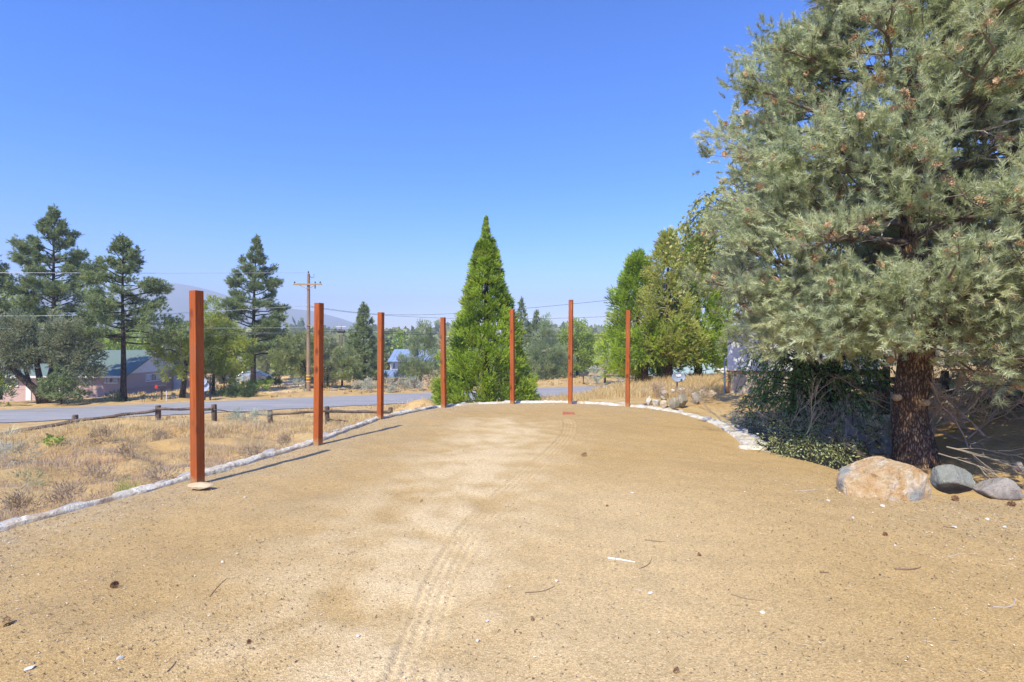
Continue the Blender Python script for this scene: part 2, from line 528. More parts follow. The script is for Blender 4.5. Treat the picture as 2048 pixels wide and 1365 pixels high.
xs = np.concatenate([np.linspace(-5.4, -3, 190)[:-1], np.linspace(-3, 3, 520)[:-1], np.linspace(3, 5, 150)[:-1], np.linspace(5, 9.5, 110)])
XX, YY = np.meshgrid(xs, ys)
sdp = sdf_pad(XX, YY)
def nz2(x, y, s, seed=0):
    return np.array([mnoise.noise((a * s + seed, b * s, seed * 1.7)) for a, b in zip(x.ravel(), y.ravel())]).reshape(x.shape)
# coarse noise grid sampled then interpolated (fast)
gx = np.linspace(-6, 10, 200); gy = np.linspace(-5, 14, 240)
GX, GY = np.meshgrid(gx, gy)
N1 = nz2(GX, GY, 0.5, 3); N2 = nz2(GX, GY, 1.6, 7); N3 = nz2(GX, GY, 5.0, 12)
_q = np.random.default_rng(5).normal(size=GX.shape)
for _ in range(2): _q = (_q + np.roll(_q, 1, 0) + np.roll(_q, 1, 1) + np.roll(_q, -1, 0) + np.roll(_q, -1, 1)) / 5
def bil(G, x, y):
    i = np.clip((x - gx[0]) / (gx[1] - gx[0]), 0, len(gx) - 1.001); j = np.clip((y - gy[0]) / (gy[1] - gy[0]), 0, len(gy) - 1.001)
    i0 = i.astype(int); j0 = j.astype(int); fi = i - i0; fj = j - j0
    return G[j0, i0] * (1 - fi) * (1 - fj) + G[j0, i0 + 1] * fi * (1 - fj) + G[j0 + 1, i0] * (1 - fi) * fj + G[j0 + 1, i0 + 1] * fi * fj
def padz(x, y):
    return 0.022 * bil(N1, x, y) + 0.012 * bil(N2, x, y) + 0.009 * bil(N3, x, y) + 0.007 * bil(_q, x, y)
ZZ = padz(XX, YY)
pale = np.zeros(XX.shape)
for P, grooves, dep in ((TR1, (-.085, -.03, .03, .085), 1.0), (TR2, (-.06, -.02, .02, .06), 0.45), (TR3, (-.07, -.025, .025, .07), 0.4)):
    s, run, tot = poly_eval(P, XX, YY)
    ends = sstep(run, 0.0, 0.4) * (1 - sstep(run, tot - 0.3, tot)) if P is not TR1 else 1 - sstep(run, tot - 0.2, tot)
    patchy = np.clip(0.70 + 1.3 * bil(N3, XX, YY) + .5 * bil(N2, XX, YY), 0.1, 1)
    for gk in grooves:
        wob = 0.006 * np.sin(run * 2 * np.pi / 0.055 + gk * 40)
        ZZ -= dep * 0.011 * np.exp(-((s - gk + wob) / 0.011) ** 2) * ends * patchy
    ZZ += dep * 0.007 * np.exp(-((np.abs(s) - 0.125) / 0.02) ** 2) * ends * patchy
    ZZ -= dep * 0.004 * np.exp(-(s / 0.11) ** 4) * ends
    pale = np.maximum(pale, dep * 0.35 * np.exp(-(s / 0.11) ** 4) * ends * patchy)
s, run, tot = poly_eval(smooth_poly([g2(*p) for p in [(760, 1365), (800, 1230), (850, 1120), (900, 1030), (950, 950), (985, 885), (1010, 850)]]), XX, YY)
wv = 0.92 + 0.25 * bil(N2, XX, YY) + 0.2 * bil(N3, XX, YY)
pale = np.maximum(pale, 0.95 * np.exp(-(s / wv) ** 2) * np.clip(0.75 + 0.8 * bil(N3, XX, YY) + 0.5 * bil(N2, XX, YY), 0, 1))
s2, _, _ = poly_eval(np.array([(-0.2, 1.0), (0.6, 3), (0.9, 4.6)]), XX, YY)
pale = np.maximum(pale, 0.45 * np.exp(-(s2 / 1.1) ** 2))
edge_d, _, _ = poly_eval(np.array(EDGE[:20]), XX, YY)
mulch = np.exp(-(np.abs(edge_d) / (1.0 + 0.5 * bil(N2, XX, YY))) ** 2)
mulch = np.maximum(mulch, 0.75 * np.exp(-(((XX - 4.2) / 1.3) ** 2 + ((YY - 4.6) / 0.9) ** 2)))
mulch = np.clip(mulch, 0, 1)
pale *= (1 - mulch * 0.6)
s3_, _, _ = poly_eval(np.array([(-2.6, 2.2), (-2.0, 4.0), (-1.5, 6.5), (-1.0, 10.5)]), XX, YY)
worn = np.exp(-(s3_ / 0.55) ** 2) * np.clip(.55 + 1.0 * bil(N2, XX, YY) + .6 * bil(N3, XX, YY), 0, 1)
worn = np.maximum(worn, .8 * np.exp(-(((XX - 1.6) / 1.4) ** 2 + ((YY - 9.8) / 1.8) ** 2)) * np.clip(.6 + bil(N2, XX, YY), 0, 1))
worn = np.maximum(worn, .7 * np.exp(-(((XX - 2.6) / .8) ** 2 + ((YY - 6.0) / 1.6) ** 2)) * np.clip(.6 + bil(N2, XX, YY), 0, 1))
drop = sstep(sdp, 0.0, 0.38)
ZZ = ZZ - 0.95 * drop - 0.03 * sstep(sdp, -0.6, 0.0)
ny, nx = XX.shape
idx = np.arange(nx * ny).reshape(ny, nx)
F = np.stack([idx[:-1, :-1], idx[:-1, 1:], idx[1:, 1:], idx[1:, :-1]], -1).reshape(-1, 4)
keep = (sdp.ravel()[F] < 0.5).any(1)
F = F[keep]
used = np.unique(F); remap = np.full(nx * ny, -1); remap[used] = np.arange(len(used))
Vp = np.c_[XX.ravel(), YY.ravel(), ZZ.ravel()][used]
me = mesh_np('dirt_pad', Vp, remap[F], pad_mat(), smooth=True, extra={'worn': worn.ravel()[used], 'pale': pale.ravel()[used], 'mulch': mulch.ravel()[used]})
props(link('dirt_pad', me), 'level tan granite dirt pad with curving tyre tracks', 'dirt pad', kind='structure')

# ------------------------------------------------------------------ road, driveways
def strip(name, pts, halfw, m, dz, label, cat, zfun=None):
    P = smooth_poly(pts, max(8, int(np.linalg.norm(np.diff(np.array(pts), axis=0), axis=1).sum() / 0.5)))
    T = norm(np.gradient(P, axis=0)); Nn = np.c_[-T[:, 1], T[:, 0]]
    k = np.linspace(-1, 1, 13)
    Q = P[:, None] + Nn[:, None] * (k[None, :, None] * halfw)
    wob = 0.12 * np.sin(np.arange(len(P)) * 0.9)[:, None] + 0.08 * np.sin(np.arange(len(P)) * 2.3)[:, None]
    Q = Q + Nn[:, None] * (wob * (np.abs(k) > 0.99)[None])[..., None]
    Zq = (zfun(Q[..., 0], Q[..., 1]) if zfun else H(Q[..., 0], Q[..., 1])) + dz
    i = np.arange(len(P) * 13).reshape(len(P), 13)
    F = np.stack([i[:-1, :-1], i[:-1, 1:], i[1:, 1:], i[1:, :-1]], -1).reshape(-1, 4)
    me = mesh_np(name, np.c_[Q.reshape(-1, 2), Zq.ravel()], F[:, ::-1], m, smooth=True)
    return props(link(name, me), label, cat, kind='structure')
def asphalt(name, a, b, c):
    m, n, l, out = nt_new(name)
    p = n.new('ShaderNodeBsdfPrincipled'); p.inputs['Roughness'].default_value = 0.85; p.inputs['Specular IOR Level'].default_value = 0.25
    v = coords(n, l, 'World')
    mp = n.new('ShaderNodeMapping'); mp.inputs['Rotation'].default_value = (0, 0, -0.406); mp.inputs['Scale'].default_value = (0.12, 1.3, 1); l.new(v, mp.inputs[0])
    col = mixc(n, l, ramp(n, l, noise(n, l, mp.outputs[0], 1.6, 5), 0.35, 0.68), a, b)
    col = mixc(n, l, ramp(n, l, noise(n, l, v, 0.9, 7, 0.7), 0.55, 0.75), col, c)
    col = mixc(n, l, 0.5, col, mixc(n, l, noise(n, l, v, 40, 3), (0.6, 0.6, 0.6), (1.4, 1.4, 1.4)), 'MULTIPLY')
    l.new(col, p.inputs['Base Color'])
    l.new(bumpn(n, l, noise(n, l, v, 60, 3), 0.4, 0.01), p.inputs['Normal'])
    l.new(p.outputs[0], out.inputs[0])
    return m
M_ROAD = asphalt('worn_asphalt', (0.255, 0.255, 0.262), (0.37, 0.365, 0.36), (0.41, 0.365, 0.30))
dirv = np.array([0.919, 0.395])
rp = [tuple(RC + dirv * t) for t in np.linspace(-75, 62, 60)]
strip('road', rp, 3.25, M_ROAD, 0.035, 'worn grey asphalt road crossing below the dirt pad', 'road')
M_DRIVE = asphalt('dark_driveway_asphalt', (0.055, 0.056, 0.062), (0.08, 0.08, 0.085), (0.12, 0.105, 0.09))
strip('driveway', [(3.9, 10.3), (5.0, 10.2), (6.6, 10.0)], 0.95, M_DRIVE, 0.03, 'dark asphalt driveway strip beyond the right edge of the pad', 'driveway')
M_DIRTROAD = mat('pale_dirt_track', (0.60, 0.42, 0.22), (0.68, 0.51, 0.29), 1.2, 0.95, 0.5, 0.03, space='World')
strip('dirt_track', [(-18.6, 42.2), (-20.5, 46), (-23, 52), (-25.5, 60), (-28, 72)], 2.0, M_DIRTROAD, 0.02, 'pale dirt track leading away from the road beside the utility pole', 'dirt track')

# ------------------------------------------------------------------ stone edging wall
M_MORTAR = mat('lime_mortar', (0.56, 0.53, 0.44), (0.74, 0.72, 0.62), 11, 0.9, 1.0, 0.03, cc=(0.46, 0.37, 0.26), bscale=18)
M_STONE = mat('edging_stone', (0.34, 0.34, 0.33), (0.50, 0.48, 0.44), 5, 0.85, 0.8, 0.02, cc=(0.36, 0.29, 0.21))
M_STONEW = mat('whitewashed_stone', (0.48, 0.47, 0.41), (0.62, 0.61, 0.54), 7, 0.85, 0.6, 0.02, cc=(0.48, 0.46, 0.43))
M_STONEB = mat('blue_stone', (0.36, 0.44, 0.58), (0.45, 0.52, 0.64), 5, 0.7, 0.4, 0.01)
wall = empty('stone_edging', (0, 0, 0), 'low curved edging of whitewashed mortar and field stones around the dirt pad', 'stone edging')
EP = np.array(EDGE)
tE = np.r_[0, np.cumsum(np.linalg.norm(np.diff(EP, axis=0), axis=1))]
ns = 420
tt = np.linspace(0, tE[-1], ns)
EC = np.c_[np.interp(tt, tE, EP[:, 0]), np.interp(tt, tE, EP[:, 1])]
for _ in range(25): EC[1:-1] = 0.25 * EC[:-2] + 0.5 * EC[1:-1] + 0.25 * EC[2:]
TT = norm(np.gradient(EC, axis=0)); NN = np.c_[-TT[:, 1], TT[:, 0]]      # left of travel = outward
fr = np.linspace(0, 1, ns)
hw = np.interp(fr, [0, .3, .55, .78, .9, 1], [.052, .046, .052, .072, .11, .15])
prof = [(-1, -.10), (-1, -.012), (-.6, .006), (-.2, .016), (.3, .018), (.75, .008), (1, -.015), (1.12, -.7)]
V = []
for i in range(ns):
    for k, (s_, z_) in enumerate(prof):
        q = EC[i] + NN[i] * s_ * hw[i] * (1 + 0.5 * mnoise.noise((i * .11, k * 3.1, 2)))
        zz = z_ + 0.026 * mnoise.noise((i * .16, k * .7, 5)) + 0.014 * mnoise.noise((i * .7, k * 1.3, 9))
        V.append((q[0], q[1], zz))
K = len(prof)
i = np.arange(ns * K).reshape(ns, K)
F = np.stack([i[:-1, :-1], i[:-1, 1:], i[1:, 1:], i[1:, :-1]], -1).reshape(-1, 4)
V += [tuple(np.array(V[(ns - 1) * K + k]) + np.r_[TT[-1] * .10, -.06]) for k in range(K)] + [tuple(np.array(V[(ns - 1) * K + k]) * [1, 1, 0] + np.r_[TT[-1] * .13, -.75]) for k in range(K)]
i2 = np.arange(2 * K).reshape(2, K) + ns * K
i2 = np.vstack([i[-1:], i2])
F = np.vstack([F, np.stack([i2[:-1, :-1], i2[:-1, 1:], i2[1:, 1:], i2[1:, :-1]], -1).reshape(-1, 4)])
link('mortar_cap', mesh_np('mortar_cap', V, F, M_MORTAR, smooth=True), wall)

def rock_mesh(name, size, seed, m, facets=9, sub=3, rough=0.10, flat_bottom=True, smooth=False, cuts=None):
    bm = bmesh.new()
    bmesh.ops.create_icosphere(bm, subdivisions=sub, radius=1.0)
    r_ = np.random.default_rng(seed)
    pl = norm(r_.normal(size=(facets, 3))); off = r_.uniform(0.42, 0.86, facets)
    if cuts:
        pl = np.vstack([pl, norm(np.array([c[:3] for c in cuts], float))]); off = np.r_[off, [c[3] for c in cuts]]
    for v in bm.verts:
        p = np.array(v.co)
        for q, o in zip(pl, off):
            d = p @ q - o
            if d > 0: p = p - q * d * 0.93
        nn = mnoise.noise(Vector(p * 1.7) + Vector((seed, 0, 0))) * rough + mnoise.noise(Vector(p * 5) + Vector((0, seed, 0))) * rough * 0.35 + mnoise.noise(Vector(p * 14) + Vector((0, 0, seed))) * rough * 0.12
        p = p * (1 + nn)
        v.co = (p[0] * size[0], p[1] * size[1], p[2] * size[2])
    me = bpy.data.meshes.new(name)
    bm.to_mesh(me); bm.free()
    if smooth: me.polygons.foreach_set('use_smooth', [True] * len(me.polygons))
    me.materials.append(m)
    return me
e_ = EC[-1]; tz = math.atan2(TT[-1, 1], TT[-1, 0])
for q in range(4):
    o_ = link('end_stone', rock_mesh('end_stone', (.10, .10, .12), 200 + q, M_MORTAR, 10, 3, .1), wall)
    o_.location = (e_[0] + NN[-1, 0] * (-.13 + .09 * q) + TT[-1, 0] * .03, e_[1] + NN[-1, 1] * (-.13 + .09 * q) + TT[-1, 1] * .03, -.085 - .012 * q); o_.rotation_euler = (0, 0, tz + q)
stone_protos = {}
for kk, mm_ in (('g', M_STONE), ('w', M_STONEW), ('b', M_STONEB)):
    stone_protos[kk] = [rock_mesh('stone', (0.18, 0.065, 0.045), 30 + q, mm_, 9, 3, 0.13, smooth=True) for q in range(3)]
t = 0.25
ti = 0
while t < tE[-1] - 0.1 and ti < 95:
    j = int(np.clip(t / tE[-1] * (ns - 1), 0, ns - 1))
    near = EC[j, 1] < 7
    blue = abs(EC[j, 1] - 4.45) < 0.12 and EC[j, 0] < 0
    kind = 'b' if blue else ('w' if U(0, 1) < (0.15 if EC[j, 0] < -2 else 0.6) else 'g')
    o = link('stone', stone_protos[kind][int(rng.integers(3))], wall)
    sc_ = U(0.8, 1.15)
    q = EC[j] + NN[j] * (hw[j] + U(.0, .06))
    o.location = (q[0], q[1], U(-0.03, 0.004))
    o.rotation_euler = (U(-.15, .15), U(-.1, .1), math.atan2(TT[j, 1], TT[j, 0]) + U(-.15, .15))
    o.scale = (sc_, U(0.9, 1.3), U(.8, 1.2))
    t += 0.30 * sc_ + U(0.02, 0.18); ti += 1

# ------------------------------------------------------------------ stained posts
def post_mat():
    m, n, l, out = nt_new('red_stained_lumber')
    p = n.new('ShaderNodeBsdfPrincipled'); p.inputs['Roughness'].default_value = 0.62; p.inputs['Specular IOR Level'].default_value = 0.25
    oi = n.new('ShaderNodeObjectInfo')
    tc = n.new('ShaderNodeTexCoord')
    ad = n.new('ShaderNodeVectorMath'); ad.operation = 'MULTIPLY_ADD'
    cx = n.new('ShaderNodeCombineXYZ')
    for q in range(3): l.new(oi.outputs['Random'], cx.inputs[q])
    ad.inputs[1].default_value = (7, 13, 31); l.new(cx.outputs[0], ad.inputs[0]); l.new(tc.outputs['Object'], ad.inputs[2])
    mp = n.new('ShaderNodeMapping'); mp.inputs['Scale'].default_value = (1, 1, 0.045); l.new(ad.outputs[0], mp.inputs[0])
    g = noise(n, l, mp.outputs[0], 34, 7, 0.7, 0.6)
    col = mixc(n, l, ramp(n, l, g, 0.3, 0.72), (0.25, 0.055, 0.014), (0.50, 0.135, 0.032))
    big = noise(n, l, ad.outputs[0], 2.6, 5)
    col = mixc(n, l, ramp(n, l, big, 0.46, 0.72), col, (0.27, 0.058, 0.015))
    # knots
    mk = n.new('ShaderNodeMapping'); mk.inputs['Scale'].default_value = (1, 1, 0.62); l.new(ad.outputs[0], mk.inputs[0])
    vk = voro(n, l, mk.outputs[0], 5.5)
    col = mixc(n, l, ramp(n, l, vk.outputs['Distance'], 0.09, 0.26, (0.9, 0.85, 0.85), (0, 0, 0)), col, (0.10, 0.028, 0.012))
    # long drying checks
    mc = n.new('ShaderNodeMapping'); mc.inputs['Scale'].default_value = (1, 1, 0.02); l.new(ad.outputs[0], mc.inputs[0])
    ck = noise(n, l, mc.outputs[0], 95, 3, 0.5, 0.2)
    ckm = ramp(n, l, ck, 0.69, 0.74)
    col = mixc(n, l, ckm, col, (0.055, 0.018, 0.01))
    sx = n.new('ShaderNodeSeparateXYZ'); l.new(tc.outputs['Object'], sx.inputs[0])
    ns_ = n.new('ShaderNodeMath'); ns_.operation = 'MULTIPLY_ADD'; ns_.inputs[1].default_value = 0.22; l.new(noise(n, l, ad.outputs[0], 14, 6, 0.7), ns_.inputs[0]); l.new(sx.outputs[2], ns_.inputs[2])
    col = mixc(n, l, ramp(n, l, ns_.outputs[0], 0.10, 0.19, (.75, .75, .75), (0, 0, 0)), col, (0.38, 0.26, 0.13))
    fade = noise(n, l, ad.outputs[0], 1.3, 4)
    col = mixc(n, l, ramp(n, l, fade, 0.5, 0.75, (0, 0, 0), (.5, .5, .5)), col, (0.42, 0.19, 0.085))
    mq = n.new('ShaderNodeMapping'); mq.inputs['Scale'].default_value = (1, 1, 0.12); mq.inputs['Location'].default_value = (5, 3, 1); l.new(ad.outputs[0], mq.inputs[0])
    col = mixc(n, l, ramp(n, l, noise(n, l, mq.outputs[0], 26, 4, 0.6, 0.4), 0.70, 0.74), col, (0.60, 0.33, 0.17))
    l.new(col, p.inputs['Base Color'])
    h = n.new('ShaderNodeMath'); h.operation = 'SUBTRACT'; l.new(g, h.inputs[0]); l.new(ckm, h.inputs[1])
    l.new(bumpn(n, l, h.outputs[0], 0.5, 0.006), p.inputs['Normal'])
    l.new(p.outputs[0], out.inputs[0])
    return m
M_POST = post_mat()
POSTS = [(389.5, 967, 581, 'nearest red stained post, standing by a flat stone at left'),
         (633.5, 888, 606, 'second red stained post from the left on the pad edge'),
         (759, 836, 625, 'red stained post just right of the lone far fence post, third from left'),
         (887, 815, 635, 'red stained post in front of the left side of the big cone tree'),
         (1025, 807.5, 619, 'red stained post in front of the right side of the big cone tree'),
         (1141, 807.5, 600, 'tallest red stained post, alone beyond the loose red brick'),
         (1256, 812, 621, 'rightmost red stained post in front of the cedar clump')]
for px, pb, pt, lab in POSTS:
    d = gd(pb); h = (pb - pt) / 1024 * d
    mb = MB().box((0, 0, h / 2 - 0.15), (0.096, 0.096, h + 0.30))
    o = mb.build('wooden_post', M_POST, bevel=0.004)
    o.location = (wx(px, d), d + 0.05, 0); o.rotation_euler = (U(-.006, .006), U(-.009, .009), math.radians(-20) + U(-.03, .03))
    props(o, lab, 'post', 'red stained posts along the pad edge')

M_FLAT = mat('tan_flagstone', (0.50, 0.38, 0.23), (0.62, 0.49, 0.32), 9, 0.9, 0.6, 0.01)
d = gd(977)
me = rock_mesh('flat_stone', (0.15, 0.085, 0.033), 5, M_FLAT, 10, 4, 0.08)
props(link('flat_stone', me, None, (wx(402, d), d, 0.025)), 'flat tan stone at the foot of the nearest red post', 'stone')

# ------------------------------------------------------------------ boulders and rocks
def boulder_mat(name, a, b, c, grey):
    m, n, l, out = nt_new(name)
    p = n.new('ShaderNodeBsdfPrincipled'); p.inputs['Roughness'].default_value = 0.88; p.inputs['Specular IOR Level'].default_value = 0.2
    v = coords(n, l, 'Object')
    col = mixc(n, l, ramp(n, l, noise(n, l, v, 8.0, 9, 0.7, 0.8), 0.38, 0.62), a, b)
    col = mixc(n, l, ramp(n, l, noise(n, l, v, 5.0, 8, 0.7, 0.5), 0.50, 0.62), col, c)
    col = mixc(n, l, ramp(n, l, noise(n, l, v, 2.2, 4, 0.5, 0.3), 0.55, 0.64), col, grey)
    col = mixc(n, l, 0.5, col, mixc(n, l, noise(n, l, v, 70, 5, 0.7), (0.4, 0.4, 0.4), (1.6, 1.6, 1.6)), 'MULTIPLY')
    l.new(col, p.inputs['Base Color'])
    h = noise(n, l, v, 16, 8, 0.7)
    l.new(bumpn(n, l, h, 1.0, 0.06), p.inputs['Normal'])
    l.new(p.outputs[0], out.inputs[0])
    return m
M_B1 = boulder_mat('ochre_granite', (0.54, 0.33, 0.14), (0.66, 0.51, 0.31), (0.74, 0.66, 0.52), (0.36, 0.36, 0.33))
M_B2 = boulder_mat('grey_granite', (0.30, 0.31, 0.26), (0.40, 0.41, 0.36), (0.36, 0.38, 0.34), (0.24, 0.20, 0.16))
M_B3 = boulder_mat('speckled_granite', (0.38, 0.34, 0.30), (0.52, 0.48, 0.42), (0.42, 0.36, 0.31), (0.26, 0.23, 0.2))
def rock(px, pyb, pw, ph, m, seed, label, group, d=None, depth=0.8, z0=None, sub=4, sink=0.12, rz=0.0, cuts=None, smooth=False, tilt=0.0, facets=9, rough=0.10):
    if d is None: d = gd(pyb)
    sx = pw / 1024 * d / 2 * 1.12; sz = ph / 1024 * d / (2 - sink * 2) * 1.25
    me = rock_mesh('boulder', (sx, sx * depth, sz), seed, m, facets, sub, rough, cuts=cuts, smooth=smooth)
    zb = wz(pyb, d)
    o = link('boulder', me, None, (wx(px, d), d + sx * depth * 0.5, zb + sz * (0.85 - sink)))
    o.rotation_euler = (0, tilt, rz)
    return props(o, label, 'boulder', group)
# large ochre boulder: built from a profile with chosen planes
def big_boulder():
    d = 4.95
    outl = [(1688, 948), (1716, 930), (1756, 912), (1788, 908), (1822, 912), (1845, 928), (1855, 960), (1868, 1000)]
    bm = bmesh.new()
    bmesh.ops.create_icosphere(bm, subdivisions=5, radius=1.0)
    planes = [((-.25, -.1, .96), .62), ((.35, .1, .93), .62), ((.92, -.15, .35), .70), ((.55, -.3, .78), .78), ((-.1, -.92, .35), .58), ((-.6, -.7, .35), .68), ((.5, -.85, .1), .66), ((-.62, -.1, .78), .62), ((0, .9, .4), .6), ((-.85, -.3, .4), .93), ((.25, -.8, .55), .72)]
    for v in bm.verts:
        p = np.array(v.co)
        for q, o in planes:
            q = np.array(q); q = q / np.linalg.norm(q)
            dd = p @ q - o
            if dd > 0: p = p - q * dd * 0.99
        n_ = mnoise.noise(Vector(p * 1.6)) * 0.03 + abs(mnoise.noise(Vector(p * 3.5))) * 0.07 + abs(mnoise.noise(Vector(p * 8))) * 0.035 + mnoise.noise(Vector(p * 20)) * 0.012 - .03
        # a diagonal crack on the left shoulder
        ck = abs((p[0] + 0.50) * 0.45 + (p[2] - 0.2) * 0.9 + 0.05 * mnoise.noise(Vector(p * 6)))
        n_ -= 0.06 * math.exp(-(ck / 0.035) ** 2) * (1 if p[0] < -0.18 and p[1] < 0.3 else 0)
        p = p * (1 + n_)
        v.co = (p[0] * 0.47, p[1] * 0.36, p[2] * 0.44)
    me = bpy.data.meshes.new('boulder'); bm.to_mesh(me); bm.free(); me.materials.append(M_B1)
    o = link('boulder', me, None, (wx(1784, d) + 0.05, d + 0.1, 0.045))
    o.rotation_euler = (0, math.radians(9), 0)
    props(o, 'largest boulder, ochre and cream, at the foot of the big pine', 'boulder', 'boulders under the big pine')
big_boulder()
rock(1922, 990, 82, 46, M_B2, 41, 'rounded grey green boulder right of the largest ochre boulder', 'boulders under the big pine', d=5.15, sub=4, tilt=0.25, depth=0.7, smooth=True, facets=6)
rock(2012, 1000, 78, 36, M_B3, 44, 'speckled low boulder at the right frame edge', 'boulders under the big pine', d=4.95, sub=4, tilt=0.12, smooth=True, facets=6)
rock(2044, 945, 20, 16, M_B3, 48, 'small pale rock lying behind the speckled boulder', 'boulders under the big pine', d=6.0, sub=3)
M_RW = boulder_mat('white_rock', (0.66, 0.64, 0.58), (0.74, 0.72, 0.66), (0.55, 0.50, 0.42), (0.45, 0.42, 0.36))
M_RC = boulder_mat('cream_rock', (0.66, 0.55, 0.38), (0.72, 0.64, 0.48), (0.58, 0.46, 0.30), (0.48, 0.42, 0.33))
M_RG = boulder_mat('olive_grey_rock', (0.37, 0.35, 0.27), (0.45, 0.43, 0.35), (0.40, 0.37, 0.28), (0.30, 0.28, 0.23))
GR = 'rocks around the satellite dish'
for px, pyb, pw, ph, m_, sd_, d_, lab in [
    (1298, 812, 15, 17, M_RW, 61, 13.2, 'white upright rock, leftmost beside the edging'),
    (1314, 813, 19, 13, M_RW, 62, 13.1, 'white topped rock wedged between the upright rock and the tan rock'),
    (1331, 815, 18, 15, M_RC, 63, 13.0, 'tan split rock left of the olive grey rock'),
    (1327, 803, 15, 10, M_RG, 64, 13.7, 'small dark grey rock behind the tan split rock'),
    (1347, 818, 24, 21, M_RG, 65, 12.6, 'olive grey slab rock leaning on the tallest slab'),
    (1367, 818, 26, 28, M_RG, 66, 12.9, 'tallest olive grey slab among the rocks'),
    (1394, 809, 22, 18, M_B3, 67, 13.6, 'brown rounded rock with a white end right of the tallest slab'),
    (1329, 794, 17, 13, M_B3, 68, 15.8, 'grey rock sitting in the brush left of the dish'),
    (1348, 785, 12, 6, M_RW, 69, 17.0, 'small white rock left of the foot of the dish'),
    (1365, 784, 14, 9, M_RW, 70, 16.6, 'white rock right of the foot of the dish'),
    (1411, 796, 20, 15, M_RC, 71, 15.3, 'cream boulder, left one of the cream pair'),
    (1426, 795, 18, 14, M_RC, 72, 15.2, 'cream boulder, right one of the cream pair')]:
    rock(px, pyb, pw, ph, m_, sd_, lab, GR, d=d_, sub=4, depth=0.9, sink=0.2, facets=13, rough=.13)

# ------------------------------------------------------------------ tree materials
M_BARKP = bark_mat('pinyon_bark', (0.110, 0.074, 0.055), (0.315, 0.235, 0.180), 34, 1.0, 0.025, red=(0.36, 0.205, 0.11))
M_BARKD = bark_mat('dark_bark', (0.03, 0.024, 0.02), (0.11, 0.085, 0.07), 9, 0.8, 0.04)
M_BARKR = bark_mat('cedar_bark', (0.04, 0.025, 0.02), (0.15, 0.09, 0.06), 9, 0.8, 0.04)
M_TWIG = mat('dead_twig', (0.30, 0.25, 0.19), (0.42, 0.36, 0.28), 12, 0.9, 0.2)
M_TWIGP = mat('bleached_twig', (0.44, 0.39, 0.32), (0.55, 0.50, 0.42), 12, 0.9, 0.2)
M_LIMB = mat('grey_brown_limb', (0.13, 0.10, 0.075), (0.26, 0.21, 0.165), 14, 0.9, 0.4)
M_CUT = mat('sawn_wood', (0.34, 0.24, 0.14), (0.46, 0.35, 0.22), 30, 0.85, 0.2)
M_PINYON = leaf_mat('pinyon_needles', (0.135, 0.165, 0.085), (0.385, 0.440, 0.262), (0.50, 0.43, 0.20), 0.32, 0.5, 0.035, 1.9)
M_CONE = leaf_mat('cone_scales', (0.30, 0.165, 0.08), (0.60, 0.41, 0.24), (0.70, 0.53, 0.35), 0.0, 0.7, 0.02, 1.0)
M_JEFF = leaf_mat('pine_needles', (0.045, 0.068, 0.025), (0.170, 0.210, 0.075), (0.26, 0.26, 0.08), 0.33, gain=2.25)
M_SEQ = leaf_mat('sequoia_foliage', (0.070, 0.130, 0.012), (0.350, 0.455, 0.050), (0.48, 0.52, 0.10), 0.4)
M_CED = leaf_mat('cedar_foliage', (0.080, 0.140, 0.012), (0.340, 0.440, 0.040), (0.47, 0.46, 0.10), 0.4, gain=1.75)
M_CEDY = leaf_mat('fading_cedar_foliage', (0.220, 0.225, 0.050), (0.40, 0.425, 0.100), (0.50, 0.38, 0.16), 0.4)
M_JUN = leaf_mat('olive_juniper_foliage', (0.115, 0.150, 0.018), (0.360, 0.410, 0.060), (0.48, 0.42, 0.12), 0.4)
M_OLV = leaf_mat('olive_pinyon_foliage', (0.110, 0.140, 0.045), (0.290, 0.325, 0.125), (0.38, 0.36, 0.15), 0.35)
M_GREY = leaf_mat('grey_green_foliage', (0.085, 0.105, 0.050), (0.275, 0.300, 0.165), (0.38, 0.35, 0.20), 0.3)
M_CYP = leaf_mat('blue_green_cypress_foliage', (0.095, 0.135, 0.055), (0.290, 0.350, 0.180), (0.38, 0.38, 0.17), 0.3)
M_DEC = leaf_mat('broad_leaves', (0.085, 0.135, 0.018), (0.290, 0.370, 0.055), (0.42, 0.41, 0.10), 0.45)
M_ELM = leaf_mat('elm_leaves', (0.085, 0.115, 0.022), (0.260, 0.290, 0.070), (0.46, 0.29, 0.10), 0.4)
M_ELMG = leaf_mat('fresh_elm_leaves', (0.050, 0.105, 0.024), (0.150, 0.260, 0.050), (0.28, 0.36, 0.08), 0.4)
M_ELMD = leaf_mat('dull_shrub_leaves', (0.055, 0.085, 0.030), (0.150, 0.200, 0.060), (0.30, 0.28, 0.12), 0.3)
M_YEL = leaf_mat('yellow_green_leaves', (0.16, 0.20, 0.02), (0.42, 0.47, 0.06), (0.55, 0.55, 0.10), 0.45)
M_SAGE = leaf_mat('sagebrush_leaves', (0.20, 0.21, 0.155), (0.40, 0.40, 0.31), (0.46, 0.42, 0.29), 0.2)
M_SILV = leaf_mat('silver_leaves', (0.17, 0.205, 0.145), (0.36, 0.385, 0.290), (0.40, 0.38, 0.27), 0.25)
M_DEADB = leaf_mat('dead_brush', (0.20, 0.145, 0.10), (0.37, 0.29, 0.21), (0.44, 0.36, 0.25), 0.1)
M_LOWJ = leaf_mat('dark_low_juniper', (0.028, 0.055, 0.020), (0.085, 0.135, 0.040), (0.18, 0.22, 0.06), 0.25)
M_DRYW = leaf_mat('dry_weed_stems', (0.24, 0.175, 0.11), (0.46, 0.36, 0.24), (0.52, 0.42, 0.28), 0.2, gain=1.0)
M_FAR = leaf_mat('far_foliage', (0.065, 0.085, 0.035), (0.210, 0.235, 0.090), (0.40, 0.35, 0.19), 0.3)

